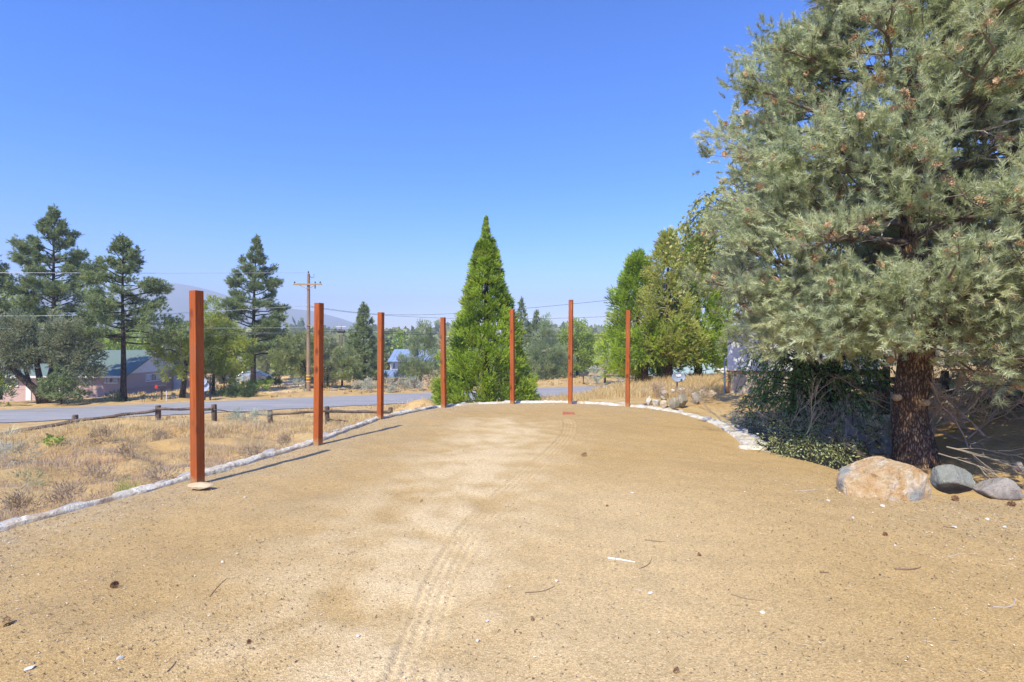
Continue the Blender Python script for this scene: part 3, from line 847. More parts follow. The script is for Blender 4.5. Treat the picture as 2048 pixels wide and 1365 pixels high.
def tree_root(name, x, y, label, cat='tree', group=None, z=None):
    return empty(name, (x, y, h1(x, y) if z is None else z), label, cat, group)

def limb_pts(p0, az, el0, el1, L, n=6, wig=0.06):
    pts = [np.array(p0, float)]
    for i in range(n):
        e = el0 + (el1 - el0) * (i + 0.5) / n
        d = np.array([math.cos(az) * math.cos(e), math.sin(az) * math.cos(e), math.sin(e)])
        pts.append(pts[-1] + d * L / n + rng.normal(0, wig * L / n * 2, 3))
    return np.array(pts)
def along(pts, t):
    pts = np.asarray(pts); k = np.linspace(0, 1, len(pts))
    return np.array([np.interp(t, k, pts[:, q]) for q in range(3)]).T

# ------------------------------------------------------------------ tall open pines
def pine(name, label, x, y, z0, ztop, rmax, crown0, nl, m, tr, lean=(0, 0), prof=None, nd=26, nlen=0.22, group=None, sub=3, asym=(0, 0, 0)):
    root = empty(name, (x, y, z0), label, 'pine tree', group)
    h = ztop - z0
    tp = [(lean[0] * k * k + 0.04 * math.sin(k * 7), lean[1] * k * k, h * k - (0.2 if k == 0 else 0)) for k in np.linspace(0, 1, 12)]
    tb = MB().tube(tp, [tr * (1 - 0.93 * k) * (1.35 if k == 0 else 1) for k in np.linspace(0, 1, 12)], 10)
    prof = prof or (lambda f: (1 - f) ** 0.75 * min(1, 0.55 + 2.2 * f))
    P, D, T = [], [], []
    for i in range(nl):
        f = (i + U(0.1, 0.9)) / nl
        hh = crown0 + (1 - crown0) * f
        az = i * 2.39996 + U(-.5, .5)
        L = rmax * prof(f) * U(0.62, 1.12) + 0.15
        L *= 1 + asym[0] * math.cos(az - asym[1]) * (1 if f < asym[2] else 0)
        p0 = along(tp, np.array([hh]))[0]
        e0 = math.radians(U(-12, 8) + 40 * f ** 1.5)
        pts = limb_pts(p0, az, e0, e0 + math.radians(U(5, 28)), L, 5)
        tb.tube(pts, list(np.linspace(tr * 0.30 * (1 - .7 * f) + .012, 0.008, len(pts))), 5, False)
        nb = max(2, int(sub * L + 1))
        for b in range(nb):
            t0 = U(0.30, 0.9)
            q0 = along(pts, np.array([t0]))[0]
            baz = az + rng.choice([-1, 1]) * U(0.4, 1.1)
            bl = (1.05 - t0) * L * U(.4, .75) + 0.12
            bp = limb_pts(q0, baz, math.radians(U(-5, 20)), math.radians(U(15, 45)), bl, 3)
            tb.tube(bp, [0.018, 0.012, 0.008, 0.005], 4, False)
            tq = rng.uniform(0.35, 1.02, m)
            P.append(along(bp, tq)); D.append(np.tile(np.append(norm(bp[-1] - bp[0]), []), (m, 1)) + rng.normal(0, .45, (m, 3)) + [0, 0, .35]); T.append(np.full(m, U(.25, .75)))
        tq = rng.uniform(0.55, 1.02, m + 2)
        P.append(along(pts, tq)); D.append(np.tile(norm(pts[-1] - pts[-2]), (m + 2, 1)) + rng.normal(0, .5, (m + 2, 3)) + [0, 0, .3]); T.append(np.full(m + 2, U(.25, .75)))
    P = np.concatenate(P) + rng.normal(0, .07, (sum(len(a) for a in P), 3)) * 2.0; D = np.concatenate(D); T = np.concatenate(T)
    kt = np.clip((P[:, 2] / h - .72) / .28, 0, 1)
    P[:, :2] = P[:, :2] * (1 - .45 * kt[:, None]) + np.array(lean) * (.45 * kt[:, None])
    lt = np.linspace(.93, 1.035, 16)
    P = np.vstack([P, np.c_[np.full(16, lean[0]), np.full(16, lean[1]), h * lt] + rng.normal(0, .02, (16, 3))]); D = np.vstack([D, np.tile([0, 0, 1.0], (16, 1)) + rng.normal(0, .3, (16, 3))]); T = np.r_[T, np.full(16, .5)]; kt = np.r_[kt, np.ones(16)]
    V, F, TT_ = sprays(P, D, 0.14, int(nd * .6), nlen * (1 - .45 * kt), 0.034, 15, 85, T)
    tb.build('trunk', M_BARKD, root, smooth=True)
    link('crown', mesh_np('crown', V, F, M_JEFF, TT_), root)
    return root

# ------------------------------------------------------------------ clump crowns (junipers, cypresses, leafy trees)
def crown_mesh(C, N, R, m, style, mt, nm='crown', tvar=0.22, up=0.25, size=0.16, n=10, nlen=0.12, w=0.022, smin=10, smax=55, aspect=0.55, tbase=0.5):
    """C clump centres, N outward directions, R clump radii; m sprays per clump"""
    K = len(C)
    R = np.broadcast_to(np.asarray(R, float), (K,))
    off = rng.normal(size=(K, m, 3)); off = norm(off) * rng.uniform(0.15, 1, (K, m, 1)) ** 0.6
    P = C[:, None] + off * R[:, None, None]
    Dn = norm(N)[:, None] * 0.8 + off * 0.8 + rng.normal(0, .25, (K, m, 3)) + np.array([0, 0, up])
    ct = rng.normal(tbase, tvar, K)[:, None] + rng.normal(0, .08, (K, m))
    P = P.reshape(-1, 3); Dn = Dn.reshape(-1, 3); ct = ct.ravel()
    if style == 'needle': V, F, T = sprays(P, Dn, size, n, nlen, w, smin, smax, ct, 0.0)
    else: V, F, T = leaves(P, Dn, size, aspect, ct)
    return mesh_np(nm, V, F, mt, T)

def blob_points(blobs, dens, shell=0.72):
    C, N = [], []
    for bx, by, bz, rx, ry, rz in blobs:
        k = max(6, int(dens * (rx * ry + ry * rz + rx * rz)))
        u = norm(rng.normal(size=(k, 3)))
        s_ = rng.uniform(shell, 1.02, (k, 1)) * (1 + 0.16 * np.array([mnoise.noise(Vector(a * 2.2) + Vector((bx, by, bz))) for a in u])[:, None] * 2)
        C.append(u * s_ * [rx, ry, rz] + [bx, by, bz]); N.append(norm(u / np.array([rx, ry, rz])))
    return np.concatenate(C), np.concatenate(N)

def bushy(name, label, x, y, z0, blobs, mt, trunks=None, dens=7, cr=0.34, m=26, bark=None, cat='tree', group=None, style='needle', twigs=0, shell=0.6, **kw):
    root = empty(name, (x, y, z0), label, cat, group)
    C, N = blob_points(blobs, dens, shell)
    link('crown' if cat in ('tree', 'cedar tree', 'cypress tree', 'elm tree', 'juniper tree', 'pine tree') else 'foliage', crown_mesh(C, N, cr, m, style, mt, **kw), root)
    if trunks:
        tb = MB()
        for pts, r0, r1 in trunks:
            tb.tube(pts, list(np.linspace(r0, r1, len(pts))), 9)
            e = np.array(pts[-1])
            dd = np.linalg.norm(C - e, axis=1)
            for j in np.argsort(dd)[:: max(1, len(C) // 12)][:10]:
                mid = e * .5 + C[j] * .5 + rng.normal(0, .08, 3)
                tb.tube([tuple(np.array(pts[-1]) * .6 + np.array(pts[-2]) * .4), tuple(mid), tuple(C[j])], [r1 * .7, r1 * .4, .008], 5, False)
        tb.build('trunk', bark or M_BARKD, root, smooth=True)
    if twigs:
        tw = MB()
        for q in range(twigs):
            j = int(rng.integers(len(C)))
            a = C[j] * .55; b = C[j] + N[j] * U(.05, .25)
            tw.tube([a, (a + b) / 2 + rng.normal(0, .12, 3), b], [.025, .016, .006], 4, False)
        tw.build('bare_twigs', M_TWIG, root)
    return root

# ------------------------------------------------------------------ the big pinyon on the right
def make_cone_mesh():
    V, F, T = [], [], []
    n = 30; b = 0
    for i in range(n):
        f = i / (n - 1); a = i * 2.39996; zz = -0.045 + 0.085 * f
        r0 = 0.012; dr = np.array([math.cos(a), math.sin(a), -0.15 + 1.1 * (f - .3)]); dr /= np.linalg.norm(dr)
        ln = 0.042 * (1 - 0.55 * abs(f - .35) / .65)
        sd = np.array([-math.sin(a), math.cos(a), 0]); p = np.array([0, 0, zz])
        base = p + dr * r0; w_ = 0.015; up = np.array([0, 0, .006])
        V += [base - sd * .004, p + dr * ln * .75 - sd * w_, p + dr * ln + up, p + dr * ln * .75 + sd * w_, base + sd * .004 + up]
        F += [(b, b + 1, b + 2), (b, b + 2, b + 4), (b + 4, b + 2, b + 3)]
        t = U(.25, .95); T += [t, t, t]
        b += 5
    return np.array(V), np.array(F), np.array(T)
CV, CF, CT = make_cone_mesh()

def pinyon_R(z):
    return np.interp(z, [0.9, 1.3, 1.8, 2.4, 3.2, 4.2, 5.2, 6.2, 7.4, 8.6, 9.3], [1.8, 2.2, 2.45, 2.6, 2.65, 2.5, 2.15, 1.6, 1.15, .55, .1])

def big_pinyon():
    x0, y0 = 5.72, 7.25
    z0 = -0.30
    root = empty('pinyon_pine', (x0, y0, z0), 'huge blue green pinyon pine laden with brown cones filling the right side', 'pine tree')
    # trunk, real displaced bark
    tk = [(0, 0, -.25, .40), (.0, 0, .0, .345), (.01, 0, .18, .295), (-.03, 0, .42, .262), (-.075, 0, .7, .235), (-.08, .0, .95, .225), (-.05, .0, 1.15, .222), (-.02, 0, 1.45, .225), (.02, 0, 1.8, .23), (.05, .05, 2.3, .21), (.05, .1, 3.2, .18), (.0, .1, 4.5, .14), (.05, .05, 6, .10), (.0, 0, 7.5, .06), (0, 0, 9.3, .015)]
    tk = np.array(tk)
    zz = np.concatenate([np.linspace(-.25, 2.6, 190), np.linspace(2.6, 9.3, 60)[1:]])
    ctr = np.c_[np.interp(zz, tk[:, 2], tk[:, 0]), np.interp(zz, tk[:, 2], tk[:, 1]), zz]
    rr = np.interp(zz, tk[:, 2], tk[:, 3]) * .9
    nseg = 110
    V = []
    for c, r in zip(ctr, rr):
        for k in range(nseg):
            a = 2 * math.pi * k / nseg
            p = Vector((math.cos(a) * 2.0, math.sin(a) * 2.0, c[2] * 1.3))
            q = p + Vector((1, 0, 0)) * mnoise.noise(p * 1.3) * 0.9 + Vector((0, 1, .6)) * mnoise.noise(p * 3.1 + Vector((7, 0, 0))) * .45
            vor = mnoise.voronoi(Vector((q.x * 3.6, q.y * 3.6, q.z * 2.0)))[0]
            plate = min(1.0, (vor[1] - vor[0]) * 2.6)
            rad_ = r * (1 + 0.13 * mnoise.noise(Vector((p.x * .55, p.y * .55, p.z * .5))) + 0.10 * (plate - .6) + 0.035 * mnoise.noise(p * 7))
            if c[2] < .35: rad_ *= 1 + 0.10 * math.cos(a * 5 + 1) * (0.35 - c[2])
            V.append((c[0] + math.cos(a) * rad_, c[1] + math.sin(a) * rad_, c[2]))
    nzz = len(zz)
    i = np.arange(nzz * nseg).reshape(nzz, nseg)
    F = np.stack([i[:-1], np.roll(i[:-1], -1, 1), np.roll(i[1:], -1, 1), i[1:]], -1).reshape(-1, 4)
    trunk = link('trunk', mesh_np('trunk', V, F, M_BARKP, smooth=True), root)
    # sawn branch stubs
    for px, py in ((1794, 692), (1781, 719), (1796, 795), (1851, 806)):
        dd = y0 - .22
        c = Vector((wx(px, dd) - x0, dd - y0, wz(py, dd) - z0))
        ax = Vector((c.x * 1.2 + .02, -0.9, .12)).normalized()
        st = MB().tube([c - ax * .12, c + ax * .03, c + ax * .045], [.055, .045, .036], 12)
        st.build('branch_stub', M_CUT, root, bevel=.004)
    limbs = MB()
    P, D, T, CP_ = [], [], [], []
    nl = 84
    for i in range(nl):
        f = i / (nl - 1)
        zb = 1.75 + 7.0 * f ** 0.9
        az = i * 2.39996 + U(-.35, .35)
        toward = math.cos(az + math.pi / 2)                 # 1 = towards the camera
        L = float(pinyon_R(zb + z0 + .2)) * U(.78, 1.08)
        if i < 12 and math.sin(az) < 0 and -0.55 < math.cos(az) < 0.10: zb += .75   # clear view past the trunk
        p0 = along(np.c_[tk[:, 0], tk[:, 1], tk[:, 2]], np.array([0]))[0]
        p0 = np.array([np.interp(zb, tk[:, 2], tk[:, 0]), np.interp(zb, tk[:, 2], tk[:, 1]), zb])
        e0 = math.radians(U(-4, 14) + 38 * f)
        e1 = math.radians(U(-22, 8) + 45 * f)
        if i < 14: e1 -= math.radians(8)
        pts = limb_pts(p0, az, e0, e1, L, 7, .05)
        r0 = .042 * (1 - .6 * f) + .010
        limbs.tube(pts, list(np.linspace(r0, .01, len(pts))), 7, False)
        nb = int(4 + L * 4.2)
        for b in range(nb):
            t0 = U(.28, 1.0)
            q0 = along(pts, np.array([t0]))[0]
            baz = az + rng.choice([-1, 1]) * U(.25, 1.25)
            bl = U(.35, .8) * (1.15 - .5 * t0)
            bp = limb_pts(q0, baz, math.radians(U(-15, 35)), math.radians(U(5, 60)), bl, 4, .08)
            limbs.tube(bp, [.014, .011, .009, .007, .004], 5, False)
            m = int(rng.integers(8, 14))
            tq = rng.uniform(.3, 1.0, m)
            q = along(bp, tq)
            base_d = norm(bp[-1] - bp[0])
            # short side twigs carry the needle brushes
            dirs = norm(base_d + rng.normal(0, .75, (m, 3)) + [0, 0, .25])
            l2 = rng.uniform(.05, .20, (m, 1))
            e_ = q + dirs * l2
            P.append(e_); D.append(norm(dirs + [0, 0, .25])); T.append(rng.normal(U(.3, .75), .10, m))
            for a_, b_ in zip(q, e_): limbs.tube([a_, b_], [.006, .004], 3, False)
            if U(0, 1) < .55:
                cc = bp[-1] + rng.normal(0, .03, 3)
                for _ in range(int(rng.integers(1, 4))): CP_.append(cc + rng.normal(0, .055, 3))
    # outer boughs closing the crown
    for q in range(2300):
        zb = U(1.75, 8.9); az = U(0, 2 * math.pi)
        Rz = float(pinyon_R(zb + z0)); r = Rz * U(.62, 1.0)
        c = np.array([math.cos(az) * r, math.sin(az) * r, zb])
        if mnoise.noise(Vector(c * 1.15)) < .06: continue
        if zb < 2.35 and math.sin(az) < -.1 and -0.6 < math.cos(az) < .12: continue
        m = int(rng.integers(11, 19))
        out = np.array([math.cos(az), math.sin(az), U(-.1, .7)])
        inner = c - out * U(.35, .7) - [0, 0, U(0, .25)]
        limbs.tube([inner, c * .5 + inner * .5 + rng.normal(0, .05, 3), c], [.012, .008, .004], 4, False)
        q_ = c + rng.normal(0, .095, (m, 3)) + out * rng.uniform(-.22, .10, (m, 1))
        P.append(q_); D.append(norm(out + rng.normal(0, .6, (m, 3)) + [0, 0, .3])); T.append(rng.normal(U(.25, .8), .10, m))
        if U(0, 1) < .5:
            for _ in range(int(rng.integers(1, 5))): CP_.append(c + out * .06 + rng.normal(0, .055, 3))
    # low boughs reaching towards the camera right of the trunk
    for q in range(170):
        c = np.array([U(-.6, 1.2), U(-2.4, -.9), U(1.25, 2.7)])
        if 1024 + 1024 * (x0 + c[0]) / (y0 + c[1]) < 1892: continue
        if c[2] < 1.7 and U(0, 1) < .45: continue
        m = int(rng.integers(9, 16)); out = norm(np.array([c[0] * .5, c[1], U(-.3, .5)]))
        limbs.tube([c - out * .7 + [0, 0, .15], c - out * .3 + rng.normal(0, .06, 3), c], [.014, .010, .004], 4, False)
        P.append(c + rng.normal(0, .12, (m, 3)) + out * rng.uniform(-.25, .12, (m, 1))); D.append(norm(out + rng.normal(0, .6, (m, 3)) + [0, 0, .3])); T.append(rng.normal(U(.3, .85), .10, m))
        if U(0, 1) < .6:
            for _ in range(int(rng.integers(1, 4))): CP_.append(c + out * .08 + rng.normal(0, .055, 3))
    # long layered boughs reaching out to the left
    for ex, ez, ey in ((-2.55, 5.35, -.2), (-2.45, 4.75, .5), (-2.75, 4.35, -.5), (-2.95, 3.75, .1), (-3.0, 3.1, -.6), (-2.9, 2.75, .5), (-2.0, 6.0, 0), (-1.6, 6.7, -.3)):
        a0 = np.array([0, .05, ez - .55]); e0_ = np.array([ex, ey, ez]); mid = a0 * .45 + e0_ * .55 + [0, 0, -.12]
        pts = np.array([a0, a0 * .6 + mid * .4, mid, mid * .5 + e0_ * .5, e0_])
        limbs.tube(pts, [.04, .032, .024, .015, .006], 6, False)
        for k_ in range(13):
            t_ = U(.45, 1.0); c = along(pts, np.array([t_]))[0] + rng.normal(0, .17, 3) * [1, 1.3, .6]
            m = int(rng.integers(9, 15)); out = norm(e0_ - a0 + rng.normal(0, .8, 3))
            limbs.tube([along(pts, np.array([max(.3, t_ - .12)]))[0], c], [.009, .004], 4, False)
            P.append(c + rng.normal(0, .085, (m, 3))); D.append(norm(out + rng.normal(0, .55, (m, 3)) + [0, 0, .3])); T.append(rng.normal(U(.2, .7), .10, m))
            if U(0, 1) < .4: CP_.append(c + rng.normal(0, .05, 3))
    # drooping boughs on the left that hide the building behind
    for q in range(120):
        c = np.array([U(-2.35, -.45), U(-1.5, 1.2), U(1.72, 2.5)])
        if math.hypot(c[0], c[1]) > 2.5: continue
        m = int(rng.integers(10, 17)); out = norm(np.array([c[0], c[1] * .7 - .2, U(-.6, .3)]))
        limbs.tube([c - out * .7 + [0, 0, .3], c - out * .3 + [0, 0, .12] + rng.normal(0, .05, 3), c], [.014, .010, .004], 4, False)
        P.append(c + rng.normal(0, .11, (m, 3)) + out * rng.uniform(-.25, .12, (m, 1))); D.append(norm(out + rng.normal(0, .6, (m, 3)) + [0, 0, .2])); T.append(rng.normal(U(.25, .8), .10, m))
    P = np.concatenate(P); D = np.concatenate(D); T = np.concatenate(T)
    nlv = rng.uniform(.048, .095, len(P))
    V1, F1, T1 = sprays(P, D, rng.uniform(.09, .17, len(P)), 62, nlv, .0070, 18, 72, T, 0.0)
    limbs.build('limbs', M_LIMB, root, smooth=True)
    link('crown', mesh_np('crown', V1, F1, M_PINYON, T1), root)
    # bare grey dead twigs inside and below the crown
    for q in range(64):
        tw = MB()
        az = U(0, 2 * math.pi); zb = U(1.4, 7.0); L = float(pinyon_R(zb)) * U(.55, 1.0)
        p0 = np.array([math.cos(az) * L * .5, math.sin(az) * L * .5, zb])
        pts = limb_pts(p0, az + U(-.8, .8), math.radians(U(-40, 20)), math.radians(U(-60, 30)), U(.4, 1.0), 5, .12)
        tw.tube(pts, list(np.linspace(.012, .003, 6)), 4, False)
        for _ in range(4):
            b = pts[int(rng.integers(2, 5))]
            tw.tube(limb_pts(b, az + U(-1.5, 1.5), U(-.8, .5), U(-.8, .5), U(.15, .4), 3, .1), [.006, .004, .003, .002], 3, False)
        tw.build('dead_branch', M_TWIGP, root)
    # pine cones: those facing the photograph largest first
    CPa = np.array(CP_)
    keyv = np.linalg.norm(CPa + np.array([x0, y0, z0 - CAMZ]), axis=1)
    front = (CPa[:, 1] < 0.6)
    order = np.argsort(keyv + np.where(front, 0, 50) + rng.uniform(0, 1.6, len(CPa)))
    cme = mesh_np('pine_cone', CV, CF, M_CONE, CT)
    for j in order[:96]:
        o = link('pine_cone', cme, root, tuple(CPa[j]))
        o.rotation_euler = (U(0, 6), U(0, 6), U(0, 6)); s_ = U(.75, 1.15); o.scale = (s_, s_, s_)
    parts = []
    for j in order[96:]:
        q = rng.normal(size=4); q /= np.linalg.norm(q)
        from mathutils import Quaternion
        Rm = np.array(Quaternion(q).to_matrix())
        parts.append((CV @ Rm.T * U(.75, 1.15) + CPa[j], CF, np.clip(CT + rng.normal(0, .15), 0, 1)))
    V2, F2, T2 = joinVFT(parts)
    props(link('pine_cones', mesh_np('pine_cones', V2, F2, M_CONE, T2), root), kind='stuff')
    return root, V1, F1, T1
PINY, pV, pF, pT = big_pinyon()
# its neighbour whose trunk shows at the right frame edge
r2 = empty('pinyon_pine', (8.95, 8.75, 0.1), 'second pinyon pine whose dark trunk shows at the right frame edge', 'pine tree')
for ch in PINY.children:
    if ch.name.split('.')[0] in ('trunk', 'limbs', 'crown'):
        c = ch.copy(); COL.objects.link(c); c.parent = r2
r2.rotation_euler = (0, 0, 2.1); r2.scale = (.95, .95, .95)

# ------------------------------------------------------------------ giant sequoia
def sequoia():
    d = 19.0; x = wx(972, d); z0 = h1(x, d); h = wz(436, d) - z0
    root = empty('sequoia_tree', (x, d, z0), 'bright green cone shaped young sequoia at the centre beyond the pad', 'conifer tree')
    C, N, R = [], [], []
    nl = 430; hs = .87
    for i in range(nl):
        f = (i / nl) ** 1.12
        z = .12 + (h * hs - .18) * f
        r = np.interp(f * hs, [0, .06, .15, .35, .6, .8, .9], [1.35, 1.58, 1.5, 1.2, .72, .34, .12])
        az = i * 2.39996 + U(-.3, .3)
        rr_ = r * U(.70, 1.03) * (1 + .22 * mnoise.noise(Vector((math.cos(az) * 1.6, math.sin(az) * 1.6, z * 1.3))))
        C.append((math.cos(az) * rr_, math.sin(az) * rr_, z + U(-.1, .1))); N.append((math.cos(az), math.sin(az), .55)); R.append(.06 + .21 * (1 - f))
    for i in range(60):                                   # the low boughs that reach out left and right
        s_ = -1 if i % 2 else 1
        C.append((s_ * U(1.2, 1.68), U(-.9, .5), U(.2, .95))); N.append((s_, -.3, .6)); R.append(.24)
    C = np.array(C); N = np.array(N)
    link('crown', crown_mesh(C, N, np.array(R) * 1.05, 32, 'needle', M_SEQ, size=.19, n=17, nlen=.09, w=.023, smin=8, smax=42, up=.5, tvar=.28), root)
    Ct, Nt = [], []
    for i in range(90):
        f = i / 89; az = i * 2.4; r = .24 * (1 - f) ** 1.3 * U(.4, 1.1)
        Ct.append((math.cos(az) * r, math.sin(az) * r, h * .86 + f * h * .135)); Nt.append((math.cos(az) * .6, math.sin(az) * .6, 1.0))
    link('leader', crown_mesh(np.array(Ct), np.array(Nt), .03, 12, 'needle', M_SEQ, nm='leader', size=.10, n=9, nlen=.05, w=.022, smin=8, smax=42, up=.8), root)
    tb = MB().tube([(0, 0, -.3), (0, 0, h * .5), (.02, 0, h)], [.17, .09, .012], 10)
    for i in range(0, nl, 7): tb.tube([(0, 0, C[i][2] - .12), tuple(C[i])], [.022, .006], 4, False)
    tb.build('trunk', M_BARKR, root, smooth=True)
sequoia()

# ------------------------------------------------------------------ cedar clump on the right
def cedar(px, d, pt, rr, mt, label, sparse=1.0, zlow=.9, top=1.0, twigs=0, dy=0.0):
    x = wx(px, d); z0 = h1(x, d + dy); h = wz(pt, d) - z0
    root = empty('incense_cedar', (x, d + dy, z0), label, 'cedar tree', 'cedars in the clump behind the dish')
    C, N = [], []
    nl = int(300 * sparse)
    for i in range(nl):
        f = (i / nl) ** 1.05
        z = zlow + (h - zlow) * f
        r = rr * np.interp(f, [0, .12, .4, .7, .9, 1], [.85, 1, .92, .60, .30, .04])
        az = i * 2.39996 + U(-.4, .4)
        q = r * U(.45, 1.08) * (1 + .2 * math.sin(az * 2 + z * 1.7))
        C.append((math.cos(az) * q, math.sin(az) * q, z + U(-.25, .15))); N.append((math.cos(az), math.sin(az), .35))
    C = np.array(C); N = np.array(N)
    link('crown', crown_mesh(C, N, .30 if sparse > .8 else .26, 34 if sparse > .8 else 20, 'needle', mt, size=.22, n=14, nlen=.12, w=.030, smin=8, smax=40, up=.3, tvar=.22), root)
    tb = MB().tube([(0, 0, -.2), (.03, 0, .4), (0, 0, h * .5), (0, 0, h)], [.30, .20, .11, .012], 12)
    for i in range(0, nl, 9): tb.tube([(0, 0, C[i][2] - .2), tuple(C[i])], [.03, .006], 4, False)
    tb.build('trunk', M_BARKR, root, smooth=True)
    if twigs:
        tw = MB()
        for q in range(twigs):
            z = U(zlow + .2, h * .95); az = U(0, 6.28); r = rr * (1.1 - z / h) * U(.5, 1.15)
            pts = limb_pts((0, 0, z), az, .1, U(-.2, .6), r + .2, 5, .1)
            tw.tube(pts, list(np.linspace(.022, .006, 6)), 4, False)
            for _ in range(4):
                tw.tube(limb_pts(pts[int(rng.integers(2, 6))], az + U(-1, 1), U(-.4, .6), U(-.4, .8), U(.2, .5), 3, .1), [.008, .006, .004, .003], 3, False)
        tw.build('bare_twigs', M_TWIGP, root)
    return root
cedar(1279, 26.2, 512, 1.75, M_CED, 'dense bright green cedar, left tree of the clump behind the dish', zlow=.55, dy=.3)
cedar(1331, 25.2, 470, 1.35, M_CEDY, 'thin yellowing cedar with bare grey twigs, middle of the clump', sparse=.79, zlow=1.0, twigs=46, dy=-.4)
cedar(1398, 26.0, 480, 1.75, M_CED, 'dense bright green cedar, right tree of the clump beside the white building', zlow=.7, dy=.2)
x_ = wx(1338, 24.6)
bushy('incense_cedar', 'low leafy cedar in front of the yellowing one with the leftmost of the thick trunks', x_ - .5, 24.6, h1(x_ - .5, 24.6), [(-.5, 0, 1.75, 1.25, .8, .95), (.9, .1, 1.85, 1.15, .8, .9), (1.9, .4, 1.5, .8, .7, .8)], M_CED, [([(-.6, .2, -.2), (-.62, .2, .6), (-.3, .3, 1.5)], .20, .13)], dens=16, cr=.28, m=26, bark=M_BARKR, cat='cedar tree', group='cedars in the clump behind the dish', size=.2, n=14, nlen=.12, w=.030, smin=8, smax=40)

# ------------------------------------------------------------------ elm behind the pinyon and the leafy growth under it
def hanging(name, label, x, y, z0, starts, mt, lsize, per, lmin, lmax, cat, trunk=None, droop=1.0, group=None, every=6):
    root = empty(name, (x, y, z0), label, cat, group)
    P, D, T = [], [], []
    tb = MB()
    for s0 in starts:
        s0 = np.array(s0, float)
        out = norm(np.array([s0[0], s0[1], 0.01]))
        L = U(lmin, lmax); k = np.linspace(0, 1, 6)[:, None]
        az = rng.normal(0, .25, 3)
        pts = s0 + (out * .55 + az) * L * k + np.array([0, 0, -1]) * droop * L * k ** 1.6 * .9 + np.array([0, 0, .18 * L]) * np.sin(k * 3)
        tb.tube(pts, list(np.linspace(.008, .002, 6)), 3, False)
        t = rng.uniform(.05, 1, per)
        q = along(pts, t) + rng.normal(0, .025 + .02 * L, (per, 3))
        P.append(q); D.append(np.tile(norm(pts[-1] - pts[0]), (per, 1)) + [0, 0, -.2]); T.append(np.clip(rng.normal(U(.3, .7), .16, per), 0, 1))
    P = np.concatenate(P); D = np.concatenate(D); T = np.concatenate(T)
    V, F, T = leaves(P, D, lsize, .5, T, wob=.7)
    link('crown' if 'tree' in cat else 'foliage', mesh_np('crown', V, F, mt, T), root)
    if trunk:
        tb2 = trunk
        for s0 in starts[::every]:
            tb2.tube([(0, 0, s0[2] * .55), (s0[0] * .5, s0[1] * .5, s0[2] * .85 + .1), tuple(s0)], [.04, .02, .008], 5, False)
        tb2.build('trunk', M_BARKD, root, smooth=True)
    tb.build('twigs', M_BARKD, root)
    return root
st = []
for i in range(520):
    u = norm(rng.normal(size=3)); r = U(.45, 1) ** .5
    st.append((u[0] * 2.7 * r, u[1] * 2.4 * r, 4.65 + u[2] * 1.75 * r))
xe, ye = 7.2, 13.0
hanging('elm_tree', 'elm with drooping olive leaves showing behind the left edge of the huge pinyon', xe, ye, h1(xe, ye), st, M_ELM, .10, 52, .5, 1.2, 'elm tree', MB().tube([(0, 0, -.2), (.1, 0, 1.5), (0, 0, 3.4)], [.17, .12, .07], 9), 1.0, None, 22)
st = []
for i in range(330):
    st.append((U(-1.25, .75), U(-.5, .5), U(.75, 2.0)))
for i in range(60): st.append((U(-.3, .5), U(-.4, .4), U(.6, 1.7)))
xs_, ys_ = 5.75, 9.35
hanging('elm_sapling', 'leafy green elm sapling drooping in front of the white building', xs_, ys_, h1(xs_, ys_) - .05, st, M_ELMG, .058, 26, .25, .75, 'elm tree', MB().tube([(.1, 0, -.2), (0, 0, .6), (-.25, 0, 1.3)], [.05, .035, .02], 7))
# thicket in the hollow
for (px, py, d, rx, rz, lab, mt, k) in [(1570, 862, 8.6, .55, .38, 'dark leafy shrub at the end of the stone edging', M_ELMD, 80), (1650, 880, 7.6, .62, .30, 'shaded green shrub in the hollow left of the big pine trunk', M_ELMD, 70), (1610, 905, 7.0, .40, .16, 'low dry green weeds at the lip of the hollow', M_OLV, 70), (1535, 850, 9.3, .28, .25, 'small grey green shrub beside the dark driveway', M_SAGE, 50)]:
    x_ = wx(px, d); zz_ = wz(py, d)
    st = [(U(-rx, rx), U(-.35, .35), U(.0, rz)) for _ in range(k)]
    hanging('leafy_shrub', lab, x_, d, zz_ - rz * .6, [(a, b, c + rz * .4) for a, b, c in st], mt, .034, 22, .15, .45, 'shrub', None, .5, 'shrubs in the hollow under the pine')
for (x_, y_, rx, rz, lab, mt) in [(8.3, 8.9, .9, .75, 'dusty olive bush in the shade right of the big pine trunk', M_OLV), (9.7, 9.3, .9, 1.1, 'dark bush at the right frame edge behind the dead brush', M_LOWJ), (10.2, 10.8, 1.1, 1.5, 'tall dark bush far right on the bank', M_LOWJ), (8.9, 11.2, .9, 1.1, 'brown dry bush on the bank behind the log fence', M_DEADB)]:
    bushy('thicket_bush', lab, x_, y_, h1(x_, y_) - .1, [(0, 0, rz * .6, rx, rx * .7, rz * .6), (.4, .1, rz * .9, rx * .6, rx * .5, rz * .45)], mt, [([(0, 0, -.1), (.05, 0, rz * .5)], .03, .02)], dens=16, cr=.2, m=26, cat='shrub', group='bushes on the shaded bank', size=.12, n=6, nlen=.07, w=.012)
# yellow green tree seen through the gap
xg, yg = wx(1738, 15.5), 15.5
bushy('leafy_tree', 'sunlit yellow green leafy tree seen through the gap behind the log fence', xg, yg, h1(xg, yg), [(0, 0, 1.75, 1.0, .8, .95), (-.5, 0, 2.6, .9, .8, .8), (.5, .1, 2.7, .9, .8, .8)], M_YEL, [([(0, 0, -.2), (0, 0, .8), (.1, 0, 1.6)], .07, .04)], dens=11, cr=.3, m=34, style='leaf', size=.10, aspect=.7)

